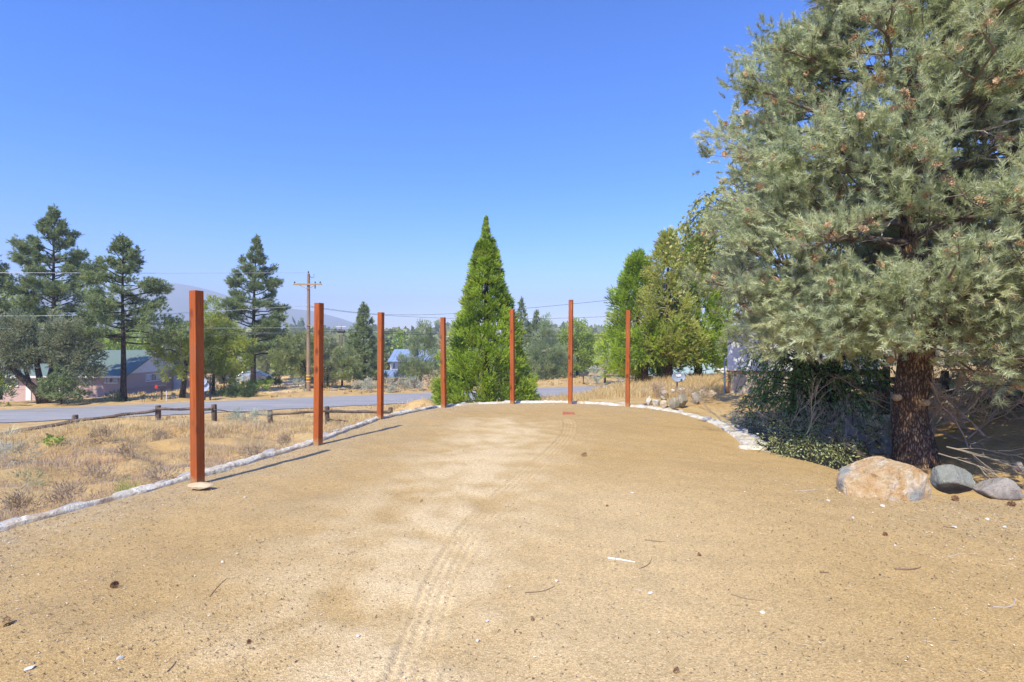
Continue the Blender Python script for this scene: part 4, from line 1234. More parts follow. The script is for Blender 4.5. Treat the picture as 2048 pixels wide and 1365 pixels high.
# ------------------------------------------------------------------ trees across the road, left to right
def pine_px(label, px, d, pyb, pyt, rpx, crown0, nl, m, tr, **kw):
    x = wx(px, d); z0 = wz(pyb, d) if pyb else h1(x, d)
    z0 = min(z0, h1(x, d) + .05) if pyb else z0
    return pine('jeffrey_pine', label, x, d, z0, wz(pyt, d), rpx / 1024 * d, crown0, nl, m, tr, **kw)
prof_tall = lambda f: np.interp(f, [0, .1, .3, .55, .8, 1], [.75, 1, .98, .8, .42, .05])
pine_px('tallest dark open pine, at the far left behind the spreading pinyon', 108, 44, None, 424, 100, .26, 76, 12, .27, prof=prof_tall, nd=30, nlen=.26)
pine_px('pine cut off by the left frame edge', -22, 42, None, 486, 60, .3, 44, 10, .2, prof=prof_tall, nd=26, nlen=.26)
pine_px('open pine with a bare dark trunk in front of the pink house', 246, 37, None, 482, 84, .36, 52, 11, .21, prof=lambda f: np.interp(f, [0, .12, .4, .7, 1], [1.15, 1.1, .95, .62, .06]), nd=28, nlen=.22, asym=(.35, 0.0, .45))
pine_px('layered pine standing between the pale green tree and the utility pole', 506, 49.7, None, 481, 74, .20, 62, 12, .26, prof=lambda f: np.interp(f, [0, .1, .35, .6, .8, 1], [.95, 1, .9, .66, .36, .05]), nd=30, nlen=.27, lean=(.35, 0))
pine_px('slim dark pine with a forked top right of the second post', 728, 51, None, 612, 38, .06, 58, 10, .15, prof=lambda f: np.interp(f, [0, .2, .5, .62, .8, 1], [.95, 1.05, .72, .42, .42, .12]), nd=24, nlen=.24)
pine_px('narrow grey pine tip rising behind the right side of the sequoia', 1043, 64, None, 601, 26, .15, 46, 9, .16, prof=prof_tall, nd=22, nlen=.26)
pine_px('small grey pine tip left of the blue green cypress', 1073, 68, None, 626, 26, .15, 40, 9, .15, prof=prof_tall, nd=22, nlen=.26)
pine_px('small dark young pine under the right side of the spreading pinyon', 122, 34.6, None, 742, 40, .08, 26, 9, .06, prof=lambda f: 1 - .8 * f, nd=22, nlen=.16)

def px_blobs(px0, d, z0, items):
    """photo-measured blobs: (px, py, rx_px, rz_px) to local ellipsoids"""
    k = d / 1024
    return [((a - px0) * k, U(-.4, .4), wz(b, d) - z0, rx * k, (rx * .5 + rz * .5) * k, rz * k) for a, b, rx, rz in items]

# spreading pinyon with forked trunk, far left
d = 35.4; px0 = 86; x_ = wx(px0, d); z_ = h1(x_, d); k = d / 1024
def L_(px, py, yy=0.0): return ((px - px0) * k, yy, wz(py, d) - z_)
bushy('spreading_pinyon', 'spreading grey green pinyon with a dark forked trunk at the far left road side', x_, d, z_,
      px_blobs(px0, d, z_, [(30, 672, 52, 46), (88, 662, 52, 40), (140, 676, 48, 42), (170, 716, 36, 34), (60, 706, 46, 30), (180, 752, 24, 18), (6, 716, 30, 40), (118, 722, 30, 24)]), M_GREY,
      [([L_(84, 806), L_(78, 786), L_(40, 752), L_(12, 722)], .30, .15), ([L_(82, 806), L_(84, 780), L_(76, 740), L_(70, 705)], .26, .12), ([L_(90, 806), L_(96, 775), L_(104, 740), L_(108, 700)], .26, .14), ([L_(92, 806), L_(104, 782), L_(132, 752), L_(165, 735)], .24, .10), ([L_(86, 806), L_(60, 770), L_(52, 742), L_(46, 715)], .16, .09)],
      dens=9, cr=.40, m=40, size=.17, n=11, nlen=.13, w=.032, shell=.5)
# shrubs and trees at the left edge
def shrub(px, d, items, mt, label, name='shrub', cat='shrub', trunks=None, z=None, group=None, **kw):
    x = wx(px, d); z0 = h1(x, d) if z is None else z
    kw.setdefault('dens', 9); kw.setdefault('cr', .3); kw.setdefault('m', 30)
    tk = None
    if trunks: tk = [([((a - px) * d / 1024, 0, wz(b, d) - z0) for a, b in pts], r0, r1) for pts, r0, r1 in trunks]
    return bushy(name, label, x, d, z0, px_blobs(px, d, z0, items), mt, tk, cat=cat, group=group, **kw)
shrub(6, 33.5, [(4, 797, 15, 13)], M_LOWJ, 'small dark round shrub at the left frame edge by the road')
shrub(8, 37.5, [(0, 735, 26, 40), (16, 760, 18, 24)], M_DEC, 'leafy green tree at the left frame edge behind the pinyon trunk', 'leafy_tree', 'tree', [([(2, 800), (2, 740)], .1, .06)], style='leaf', size=.16)
shrub(18, 60, [(8, 610, 30, 26), (30, 640, 30, 30), (60, 660, 30, 30)], M_YEL, 'yellow green tree behind the spreading pinyon at the far left', 'leafy_tree', 'tree', [([(20, 760), (20, 640)], .2, .1)], style='leaf', size=.2, cr=.6)
shrub(205, 62, [(190, 690, 60, 40), (120, 690, 50, 36), (270, 690, 45, 40)], M_DEC, 'green tree mass rising behind the roof of the pink house', 'leafy_tree', 'tree', [([(200, 770), (200, 700)], .2, .1)], style='leaf', size=.2, cr=.6)
shrub(238, 36.4, [(226, 797, 12, 7)], M_LOWJ, 'low dark shrub at the foot of the bare trunked pine', dens=14)
# olive junipers around the nearest post
shrub(366, 38.6, [(338, 690, 38, 30), (372, 672, 34, 26), (345, 730, 26, 26), (392, 700, 30, 34), (318, 702, 20, 16), (380, 745, 20, 16)], M_JUN, 'leaning olive juniper with a rough trunk left of the nearest post', 'juniper_tree', 'juniper tree', [([(364, 796), (367, 770), (372, 735), (366, 700)], .22, .10)], twigs=14, dens=10, cr=.27, m=30, size=.15, n=9, nlen=.1, w=.03)
shrub(428, 41.5, [(428, 618, 17, 26), (430, 655, 42, 30), (445, 690, 52, 34), (418, 705, 48, 36), (462, 720, 38, 30), (440, 745, 40, 24), (405, 668, 24, 30)], M_JUN, 'broad yellow green juniper right behind the nearest post', 'juniper_tree', 'juniper tree', [([(426, 792), (427, 760), (430, 710)], .16, .08)], twigs=10, dens=10, cr=.3, m=32, size=.16, n=9, nlen=.11, w=.032)
shrub(448, 40.5, [(448, 752, 20, 13)], M_JUN, 'slender stemmed young juniper in front of the broad one', 'juniper_tree', 'juniper tree', [([(447, 793), (448, 772), (448, 755)], .045, .03)], dens=14, cr=.2, m=24, size=.12)
shrub(475, 39.5, [(448, 784, 22, 9), (478, 782, 26, 10), (505, 781, 20, 9)], M_LOWJ, 'long low dark juniper bed by the far road side', dens=18, cr=.2, m=28, size=.14, up=.1)
shrub(520, 43, [(498, 771, 18, 7), (530, 769, 18, 6)], M_SEQ, 'low bright green juniper mat behind the dark juniper bed', dens=20, cr=.18, m=24, size=.13)
shrub(552, 47, [(545, 760, 14, 9), (558, 757, 10, 8)], M_LOWJ, 'dark rounded juniper hedge beside the dirt track', dens=16, cr=.2, m=30, size=.14)
shrub(506, 45.5, [(507, 756, 14, 13)], M_DEADB, 'bare twiggy grey shrub in front of the parked car', dens=8, cr=.2, m=12, size=.2, n=6, w=.018)
# trees around the pole
shrub(607, 46, [(588, 700, 26, 26), (610, 690, 30, 24), (585, 725, 26, 22), (612, 728, 24, 26), (630, 705, 16, 30), (560, 720, 18, 16)], M_OLV, 'soft olive pinyon behind the utility pole', 'pinyon_tree', 'pine tree', [([(613, 783), (613, 750), (608, 715)], .12, .07)], dens=9, cr=.34, m=36, size=.17, n=11, nlen=.13, w=.026)
shrub(601, 43.5, [(600, 772, 10, 12)], M_SILV, 'thin pale shrub at the foot of the utility pole', dens=10, cr=.2, m=16)
shrub(656, 47, [(652, 690, 20, 26), (660, 725, 28, 32), (650, 755, 22, 20)], M_GREY, 'dark dense pinyon just right of the second post', 'pinyon_tree', 'pine tree', [([(655, 780), (655, 740)], .12, .07)], dens=9, cr=.34, m=36)
shrub(685, 46, [(690, 712, 24, 20), (688, 735, 32, 22), (705, 750, 16, 12)], M_OLV, 'light olive rounded pinyon with a short trunk left of the slim pine', 'pinyon_tree', 'pine tree', [([(684, 772), (685, 745), (688, 725)], .1, .06)], dens=10, cr=.3, m=34)
# feathery tree before the blue roofed house
def plume(name, label, px, d, zb_py, items, mt, cat, up=.9, group=None, **kw):
    return shrub(px, d, items, mt, label, name, cat, [([(px, zb_py), (px, zb_py - 40)], .14, .08)], up=up, group=group, **kw)
plume('feathery_cypress', 'feathery grey green cypress in front of the blue roofed house', 842, 55, 770, [(848, 664, 16, 18), (842, 690, 30, 20), (850, 715, 34, 22), (836, 738, 34, 18), (862, 745, 24, 20), (820, 752, 20, 12), (812, 728, 20, 15), (806, 745, 14, 14)], M_CYP, 'cypress tree', dens=9, cr=.34, m=30, size=.26, n=9, nlen=.13, w=.034, smin=5, smax=35)
plume('feathery_cypress', 'broad blue green cypress right of the sequoia behind the fifth and sixth posts', 1092, 57, 758, [(1092, 650, 10, 18), (1090, 676, 24, 22), (1096, 705, 38, 26), (1085, 730, 44, 24), (1118, 728, 28, 26), (1060, 720, 20, 30), (1100, 748, 40, 12)], M_CYP, 'cypress tree', dens=9, cr=.36, m=30, size=.28, n=9, nlen=.13, w=.034, smin=5, smax=35)
shrub(1150, 60, [(1150, 662, 28, 22), (1132, 682, 22, 24), (1168, 690, 26, 26), (1158, 718, 30, 26), (1180, 712, 18, 24), (1140, 735, 20, 16)], M_DEC, 'round green leafy tree behind the tallest post', 'leafy_tree', 'tree', [([(1155, 758), (1152, 690)], .16, .08)], style='leaf', size=.2, dens=9, cr=.42, m=46)
shrub(1190, 72, [(1195, 690, 26, 20), (1215, 680, 22, 18), (1180, 705, 18, 18)], M_JUN, 'pale yellow green tree behind the silver tree', 'leafy_tree', 'tree', [([(1195, 745), (1195, 695)], .16, .08)], style='leaf', size=.22, cr=.45, m=40)
shrub(1212, 50, [(1207, 705, 18, 20), (1216, 728, 22, 20), (1200, 742, 18, 14)], M_SILV, 'silver grey leafy tree left of the rightmost post', 'silver_tree', 'tree', [([(1210, 766), (1210, 725)], .1, .06)], style='leaf', size=.15, aspect=.35, dens=10, cr=.32, m=44)
shrub(1226, 44, [(1222, 733, 18, 18), (1238, 745, 16, 14)], M_DEADB, 'bare brown bush in front of the silver tree', 'dead_bush', 'bush', dens=8, cr=.3, m=18, size=.24, n=8, w=.016, nlen=.16)
shrub(1262, 40, [(1252, 750, 22, 12), (1285, 752, 18, 10)], M_SAGE, 'pale grey shrub behind the left cedar trunk', dens=12, cr=.24)
shrub(1190, 49, [(1185, 758, 10, 7)], M_SAGE, 'small pale shrub beside the dark mailbox', dens=12, cr=.22)
# sagebrush row across the road
for px, d, it, lab in [(722, 44, (722, 772, 17, 8), 'leftmost sagebrush in the row across the road'), (743, 43.5, (743, 770, 12, 10), 'sagebrush touching the left side of the third post'),
                       (779, 43, (779, 772, 15, 11), 'broadest sagebrush just right of the third post'), (800, 44, (801, 769, 12, 9), 'sagebrush in the middle of the row below the blue porch roof'),
                       (831, 44.5, (831, 767, 17, 10), 'pale rounded sagebrush left of the sequoia'), (850, 46, (852, 762, 8, 9), 'rusty brown bush at the right end of the sagebrush row')]:
    shrub(px, d, [it], M_DEADB if 'rusty' in lab else M_SAGE, lab, 'sagebrush', 'shrub', group='sagebrush across the road', dens=16, cr=.22, m=34, size=.15, n=7, nlen=.09, w=.026)

# background trees in the valley: a handful of shared crowns, one object per tree
protos = []
for q in range(5):
    bl = [(U(-.8, .8), U(-.6, .6), 1.6 + U(-.4, .4), U(1.2, 1.8), 1.4, U(1.0, 1.4)), (U(-.6, .6), 0, 3.0 + U(-.3, .3), U(1.0, 1.5), 1.2, U(.9, 1.3)), (U(-.4, .4), 0, 4.2 + U(-.2, .4), U(.6, 1.0), .8, .9)]
    C, N = blob_points(bl, 5, .5)
    cm = crown_mesh(C, N, .5, 26, 'leaf', (M_FAR, M_DEC, M_GREY, M_OLV, M_FAR)[q], size=.32, aspect=.7)
    tm = MB().tube([(0, 0, -.6), (0, 0, 1.2), (.1, 0, 3)], [.2, .15, .08], 6)
    t0 = tm.build('trunk', M_BARKD); tme = t0.data; bpy.data.objects.remove(t0)
    protos.append((cm, tme))
BG = [(560, 62, 3.4, 1, 'green tree behind the gap left of the utility pole'), (640, 70, 3.2, 3, 'pale tree behind the second post'), (700, 66, 3.2, 2, 'grey green tree filling the gap left of the slim pine'), (765, 80, 4.2, 0, 'dull green tree behind the third post'),
      (795, 84, 3.9, 1, 'bright green tree directly left of the blue roofed house'), (905, 70, 4.2, 3, 'olive tree peeking out left of the sequoia'), (1010, 74, 4.0, 2, 'grey tree hidden behind the sequoia'), (1120, 78, 4.2, 0, 'dull tree between the blue green cypress and the round leafy tree'), (1240, 66, 4.3, 1, 'green tree peeking between the rightmost post and the cedars'),
      (350, 78, 4.4, 0, 'dark tree behind the leaning olive juniper'), (455, 80, 3.6, 2, 'grey tree behind the layered pine'), (300, 74, 4.2, 2, 'grey green tree above the gable of the pink house'), (1300, 60, 3.4, 0, 'dark tree behind the cedar trunks'), (1440, 50, 3.0, 2, 'grey tree right of the cedar clump')]
for px, d, hh, q, lab in BG:
    x = wx(px, d); zg = h1(x, d)
    r = empty('background_tree', (x, d, zg), lab, 'tree', 'trees in the middle distance')
    zt = wz(668 - 6 * (q == 1), d)
    s_ = max(.6, (zt - zg) / 5.2)
    r.scale = (s_ * .95, s_ * .95, s_); r.rotation_euler = (0, 0, U(0, 6))
    link('crown', protos[q][0], r); link('trunk', protos[q][1], r)

# far wood: reads as one mass
def far_wood():
    parts = []
    for ring, (d0, d1, cnt, pt0, pt1) in enumerate([(95, 130, 60, 664, 684), (140, 200, 80, 654, 678), (220, 330, 90, 648, 668), (340, 480, 70, 656, 668)]):
        for i in range(cnt):
            d = U(d0, d1); px = U(-400, 2450)
            x = wx(px, d); zg = h1(x, d); zt = wz(U(pt0, pt1), d); hh = max(2.0, zt - zg)
            k = 320 if ring < 2 else 120
            u = norm(rng.normal(size=(k, 3))); wdt = hh * U(.35, .7)
            P = u * rng.uniform(.5, 1, (k, 1)) * [wdt, wdt, hh * .5] + [x, d, zg + hh * .52]
            P[:, 0] += np.sin(P[:, 2] * 1.3 + i) * wdt * .2
            tb_ = rng.normal(U(.25, .85) if U(0, 1) < .85 else .97, .1, k)
            parts.append(leaves(P, u + [0, 0, .3], hh * (.15 if ring < 2 else .24), .8, np.clip(tb_, 0, 1)))
    V, F, T = joinVFT(parts)
    props(link('distant_woods', mesh_np('distant_woods', V, F, M_FAR, T)), 'hazy far treeline across the valley', 'woods', kind='stuff')
far_wood()

# ------------------------------------------------------------------ hills
def hills():
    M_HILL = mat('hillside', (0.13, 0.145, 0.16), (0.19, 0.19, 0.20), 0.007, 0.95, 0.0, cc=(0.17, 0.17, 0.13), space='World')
    D0 = 1700.0
    px = np.linspace(-700, 2900, 420)
    ridge = np.interp(px, [-700, -200, 0, 120, 230, 300, 345, 385, 430, 500, 560, 620, 680, 740, 800, 900, 1100, 1400, 2000, 2900], [600, 590, 585, 590, 575, 563, 560, 566, 578, 600, 612, 618, 634, 655, 668, 672, 674, 672, 668, 660])
    rows = np.linspace(0, 1, 34)
    V = []
    for r in rows:
        for p, rg in zip(px, ridge):
            d = D0 - 600 + 700 * r
            ht = (682.5 - rg) / 1024 * D0 + 1.5
            n1 = mnoise.fractal(Vector((p * .010, r * 2.2, 3)), 1.0, 2.1, 5)
            f = r ** 1.25
            z = -9 + (ht + 9) * f * (1 + .10 * n1 * (1 - r) + .02 * n1)
            V.append((wx(p, D0) * d / D0, d, z))
    n = len(px); i = np.arange(len(rows) * n).reshape(len(rows), n)
    F = np.stack([i[:-1, :-1], i[:-1, 1:], i[1:, 1:], i[1:, :-1]], -1).reshape(-1, 4)
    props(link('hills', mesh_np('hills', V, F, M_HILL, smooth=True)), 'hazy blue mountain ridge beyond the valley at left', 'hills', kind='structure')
hills()

# ------------------------------------------------------------------ houses
M_PINK = mat('pink_stucco', (0.50, 0.365, 0.33), (0.56, 0.41, 0.375), 5, 0.9, 0.3, 0.01)
M_WHITE = mat('white_trim', (0.72, 0.73, 0.74), (0.80, 0.80, 0.80), 3, 0.6, 0.0)
M_TEALROOF = mat('green_shingles', (0.125, 0.185, 0.170), (0.170, 0.230, 0.210), 7, 0.9, 0.5, 0.02, stretch=(1, 1, 4))
M_GLASS = mat('window_glass', (0.10, 0.12, 0.15), (0.16, 0.18, 0.21), 2, 0.12, 0.0, spec=0.5)
M_BLIND = mat('pale_blinds', (0.55, 0.56, 0.58), (0.66, 0.66, 0.66), 2, 0.7, 0.0)
M_BLUEROOF = mat('blue_metal_roof', (0.27, 0.36, 0.54), (0.33, 0.43, 0.61), 1.5, 0.45, 0.0, metal=0.25)
M_TANWALL = mat('tan_wall', (0.52, 0.40, 0.27), (0.60, 0.48, 0.34), 4, 0.9, 0.2)
def window(parent, x, y, z, w, h, face='y'):
    """white framed sash window with blinds, proud of the wall"""
    f = MB()
    t = .07
    def bx(cx, cz, sx, sz, dep=.06):
        if face == 'y': f.box((x + cx, y - .03, z + cz), (sx, dep, sz))
        else: f.box((x + .03, y + cx, z + cz), (dep, sx, sz))
    bx(0, h / 2 + t / 2, w + 2 * t, t); bx(0, -h / 2 - t / 2 - .02, w + .26, t + .05, .12); bx(-w / 2 - t / 2, 0, t, h); bx(w / 2 + t / 2, 0, t, h); bx(-w / 6, 0, .04, h); bx(w / 6, 0, .04, h)
    wf = f.build('window', M_WHITE, parent)
    p = MB()
    if face == 'y': p.box((x, y - .008, z), (w, .012, h))
    else: p.box((x + .008, y, z), (.012, w, h))
    p.build('pane', M_GLASS, wf)
    b = MB()
    for s_ in (-1, 1):
        if face == 'y': b.box((x + s_ * w * .33, y - .018, z + h * .05), (w * .26, .006, h * .9))
        else: b.box((x + .018, y + s_ * w * .33, z + h * .05), (.006, w * .26, h * .9))
    b.build('blind', M_BLIND, wf)
def pink_house():
    x1, x0, y0, y1 = -37.8, -60.0, 50.0, 58.6
    zb, ze, zr = -4.4, -1.72, .42
    root = empty('pink_house', (0, 0, 0), 'pink stucco house with a teal green gabled roof and white gable end', 'house')
    MB().box(((x0 + x1) / 2, (y0 + y1) / 2, (zb + ze) / 2), (x1 - x0, y1 - y0, ze - zb)).build('wall', M_PINK, root)
    ym = (y0 + y1) / 2
    g = MB(); g.add([(x1 - .12, y0 + .02, ze), (x1 - .12, y1 - .02, ze), (x1 - .12, ym, zr - .1), (x1 + .03, y0 + .02, ze), (x1 + .03, y1 - .02, ze), (x1 + .03, ym, zr - .1)], [(0, 1, 2), (3, 5, 4), (0, 3, 4, 1), (1, 4, 5, 2), (2, 5, 3, 0)])
    g.build('gable', M_WHITE, root)
    r = MB(); ov = .55; sl = (zr - ze) / (ym - y0)
    for s_ in (-1, 1):
        ya = ym + s_ * (ym - y0 + ov); za = ze - sl * ov
        t = .12
        r.add([(x0 - .4, ya, za), (x1 + .5, ya, za), (x1 + .5, ym, zr), (x0 - .4, ym, zr), (x0 - .4, ya, za + t), (x1 + .5, ya, za + t), (x1 + .5, ym, zr + t), (x0 - .4, ym, zr + t)], [(0, 1, 2, 3), (4, 7, 6, 5), (0, 4, 5, 1), (1, 5, 6, 2), (2, 6, 7, 3), (3, 7, 4, 0)])
    rf = r.build('roof', M_TEALROOF, root)
    za = ze - sl * ov
    MB().box(((x0 + x1) / 2 + .05, y0 - ov - .03, za + .02), (x1 - x0 + .9, .05, .2)).build('fascia', M_WHITE, rf)
    window(root, wx(223, 50), y0, wz(759.5, 50), 1.05, .55)
    window(root, wx(172, 50), y0, wz(759.5, 50), 1.0, .55)
    window(root, x1, 54.0, wz(756, 53.2), 2.3, .62, 'x')
    MB().box(((x0 + x1) / 2 + .03, (y0 + y1) / 2, -3.22), (x1 - x0 + .1, y1 - y0 + .06, .06)).build('belt_course', M_PINK, root)
    gx_ = wx(58, 50)
    MB().box((gx_, y0 - .04, -3.2), (.5, .08, 2.2)).build('door', M_WHITE, root, bevel=.01)
    window(root, wx(22, 50), y0, wz(763, 50), 1.3, .9)
pink_house()
def pink_shed():
    root = empty('pink_outbuilding', (0, 0, 0), 'low flat roofed pink outbuilding behind the olive junipers', 'outbuilding')
    xa, xb = wx(338, 57), wx(438, 57)
    MB().box(((xa + xb) / 2, 58.5, -2.95), (xb - xa, 3, 2.3)).build('wall', M_PINK, root)
    MB().box(((xa + xb) / 2, 58.5, -1.74), (xb - xa + .5, 3.5, .12)).build('roof', M_TEALROOF, root)
    MB().box((wx(352, 57) + .2, 56.97, -3.05), (.9, .06, 2.0)).build('door', M_WHITE, root)
pink_shed()
def blue_house():
    d = 74.0
    root = empty('blue_roof_house', (0, 0, 0), 'tan house with blue standing seam metal roofs across the road', 'house')
    k = d / 1024
    xa, xb = wx(776, d), wx(884, d)
    zr, ze = wz(700, d + 4), wz(724.5, d)
    zg = -6.6
    MB().box(((xa + xb) / 2 + .35, d + 4.2, (ze + zg) / 2), (xb - xa - 1.0, 7, ze - zg)).build('wall', M_TANWALL, root)
    def seamroof(xa, xb, y0, z0, y1, z1, nm, skew=0.0):
        m = MB()
        nrm = Vector((0, -(z1 - z0), (y1 - y0))).normalized() * .1
        m.add([(xa, y0, z0), (xb, y0, z0), (xb - skew, y1, z1), (xa + skew, y1, z1)] + [(p[0], p[1] + nrm.y, p[2] + nrm.z) for p in [(xa, y0, z0), (xb, y0, z0), (xb - skew, y1, z1), (xa + skew, y1, z1)]], [(0, 1, 2, 3), (4, 7, 6, 5), (0, 4, 5, 1), (1, 5, 6, 2), (2, 6, 7, 3), (3, 7, 4, 0)])
        n = int((xb - xa) / .55)
        for q in range(n + 1):
            xx0 = xa + (xb - xa) * q / n; xx1 = xa + skew + (xb - xa - 2 * skew) * q / n
            o = nrm * 1.25
            m.tube([(xx0, y0, z0 + o.z), (xx1, y1, z1 + o.z)], .035, 4)
        return m.build(nm, M_BLUEROOF, root)
    seamroof(xa, xb, d - .2, ze, d + 4.2, zr, 'roof', .0)
    seamroof(xa, xb, d + 8.6, ze, d + 4.2, zr, 'roof', .0)
    xc, xd = wx(747, d - 3), wx(823, d - 3)
    zpe, zpr = wz(755, d - 3.2), wz(742, d)
    seamroof(xc, xd, d - 3.2, zpe, d + .4, zpr, 'porch_roof', .5)
    MB().box(((xc + xd) / 2, d - 3.1, zpe - .1), (xd - xc, .12, .18)).build('porch_beam', M_TANWALL, root)
    MB().box(((xc + xd) / 2, d - .6, (zpe + zg) / 2 - .05), (xd - xc - .5, 1.6, zpe - zg)).build('wall', M_TANWALL, root)
    for q in range(4): MB().box((xc + .2 + (xd - xc - .4) * q / 3, d - 3.0, (zpe + zg) / 2 - .1), (.16, .16, zpe - zg - .2)).build('porch_post', M_TANWALL, root)
    window(root, wx(786, d), d + .7, wz(733, d), .9, .8)
blue_house()
def far_house():
    d = 150.0
    root = empty('distant_house', (0, 0, 0), 'pale roofed house far off in the trees right of the utility pole', 'house')
    x = wx(672, d); zr = wz(674, d)
    MB().box((x, d + 4, zr - 4), (12, 7, 5)).build('wall', M_WHITE, root)
    MB().prism([(x - 6.6, zr - 1.9), (x + 6.6, zr - 1.9), (x + 5.0, zr), (x - 4.0, zr)], d, d + 8).build('roof', mat('pale_metal_roof', (.55, .58, .62), (.62, .65, .68), 2, .5, 0), root)
far_house()
def right_building():
    d = 17.4
    root = empty('white_building', (wx(1457, 17.4), 17.4, 0), 'white sided building with a beige base partly hidden behind the green sapling', 'building', None, math.radians(-24))
    M_SID = mat('white_siding', (.74, .75, .76), (.80, .80, .81), 3, .6, .2, .01, stretch=(1, 1, 14))
    M_SK = mat('beige_skirting', (.56, .46, .33), (.64, .54, .40), 4, .8, .3, .01, stretch=(10, 1, .3))
    M_OR = mat('rust_trim', (.36, .15, .07), (.44, .20, .10), 6, .7, .2)
    zb = -.5; zs = wz(744, d); zt = 1.6; x0 = 0.0; x1 = 4.2; d = 0.0
    MB().box(((x0 + x1) / 2, d + 2.5, (zb + zs) / 2), (x1 - x0, 5, zs - zb)).build('base_wall', M_SK, root)
    MB().box(((x0 + x1) / 2, d + 2.5, (zs + .05 + zt) / 2), (x1 - x0 + .06, 5.06, zt - zs - .05)).build('wall', M_SID, root)
    MB().box(((x0 + x1) / 2, d + 2.5, zs + .02), (x1 - x0 + .1, 5.1, .055)).build('trim_band', M_OR, root)
    MB().box((x0 + .02, d - .01, (zb + zs) / 2), (.07, .07, zs - zb)).build('trim_post', M_OR, root)
    MB().prism([(x0 - .05, zt), (x1 + .3, zt), (x1 + .3, zt + .08), ((x0 + x1) / 2, zt + .3), (x0 - .05, zt + .08)], d - .06, d + 5.3).build('roof', mat('grey_roofing', (.34, .35, .36), (.42, .42, .43), 6, .8, .2), root)
    M_PIPE = mat('grey_pipe', (.33, .36, .44), (.38, .41, .48), 4, .5, 0)
    MB().tube([(x0 - .12, d + .02, -.4), (x0 - .12, d + .02, .85), (x0 - .04, d + .1, .95)], .03, 8).build('downpipe', M_PIPE, root)
right_building()
def teal_shed():
    d = 41.0
    root = empty('teal_shed', (0, 0, 0), 'pale teal shed glimpsed between the cedar trunks', 'shed')
    M_T = mat('pale_teal_paint', (.36, .52, .55), (.42, .57, .60), 3, .7, .1)
    xa, xb = wx(1312, d), wx(1450, d); zb = h1((xa + xb) / 2, d) - .3; zt = wz(712, d)
    MB().box(((xa + xb) / 2, d + 1.6, (zb + zt) / 2), (xb - xa, 3.2, zt - zb)).build('wall', M_T, root)
    MB().prism([(xa - .2, zt), (xb + .2, zt), (xb + .2, zt + .1), ((xa + xb) / 2, zt + .5), (xa - .2, zt + .1)], d - .2, d + 3.4).build('roof', M_WHITE, root)
    MB().box((wx(1441, d), d - .03, zb + 1.3), (.9, .06, 1.9)).build('door', M_WHITE, root)
teal_shed()

# ------------------------------------------------------------------ utility poles and wires
M_POLE = mat('weathered_pole', (.25, .16, .10), (.38, .26, .17), 8, .9, .5, .01, stretch=(1, 1, .12))
M_ARM = mat('crossarm_wood', (.36, .24, .12), (.46, .33, .19), 8, .9, .3, stretch=(.2, 1, 1))
M_INS = mat('dark_insulator', (.05, .06, .08), (.10, .11, .13), 8, .3, 0)
M_BAND = mat('yellow_band', (.72, .42, .03), (.78, .48, .05), 8, .5, 0)
M_PURP = mat('maroon_tag', (.16, .05, .08), (.20, .07, .10), 8, .6, 0)
M_WIREB = mat('black_cable', (.012, .012, .014), (.03, .03, .034), 8, .5, 0)
M_WIREA = mat('aluminium_wire', (.50, .52, .55), (.60, .61, .63), 8, .35, 0, metal=.6)
M_WIREG = mat('grey_wire', (.10, .105, .12), (.15, .155, .17), 8, .5, 0, metal=.3)
DP = 42.7
def utility_pole():
    x = wx(617, DP); z0 = h1(x, DP)
    root = empty('utility_pole', (x, DP, z0), 'brown wooden utility pole with one crossarm across the road', 'utility pole')
    zt = wz(548, DP) - z0
    MB().tube([(0, 0, -.6), (0, 0, zt * .5), (0, 0, zt)], [.17, .145, .115], 14).build('pole', M_POLE, root, smooth=False)
    za = wz(569.5, DP) - z0; k = DP / 1024
    arm = MB().box((-.3 * k, -.17, za), (57 * k, .11, .13)).build('crossarm', M_ARM, root, bevel=.008)
    br = MB()
    for s_ in (-1, 1): br.tube([(s_ * 16 * k, -.19, za - .06), (0, -.16, za - .42)], .022, 5)
    br.build('arm_brace', M_ARM, root)
    for px, py in ((591, 566), (632, 566), (642, 566), (617, 545)):
        c = ((px - 617) * k, -.17 if px != 617 else 0, wz(py, DP) - z0)
        MB().lathe([(.02, -.12), (.03, -.04), (.075, -.02), (.045, .02), (.07, .04), (.03, .08), (.015, .1)], 10, c).build('insulator', M_INS, root)
    cu = MB().lathe([(.02, -.18), (.05, -.16), (.05, .1), (.02, .14)], 10, (16 * k, -.3, za - .2)); cu.tube([(16 * k, -.17, za + .05), (16.3 * k, -.3, za - .1), (17 * k, -.32, za - .35)], .02, 5)
    cu.build('cutout_fuse', M_INS, root)
    MB().tube([(0, -.1, zt - .1), (7 * k, -.12, zt - .32), (12 * k, -.12, zt - .3), (12 * k, -.12, zt - .05)], .025, 6).build('top_bracket', M_INS, root)
    for py in (751.5, 757.5, 763): MB().lathe([(.185, -.055), (.19, -.05), (.19, .05), (.185, .055)], 14, (0, 0, wz(py, DP) - z0)).build('reflector_band', M_BAND, root)
    MB().lathe([(.178, -.1), (.182, -.09), (.182, .09), (.178, .1)], 14, (0, 0, wz(760, DP) - z0)).build('marker_sleeve', M_PURP, root)
    lb = MB().box((.0, -.2, wz(651, DP) - z0), (8 * k, .06, .06)); lb.box((12 * k, 0, wz(651.5, DP) - z0), (22 * k, .1, .1)); lb.build('lower_arm', M_ARM, root)
utility_pole()
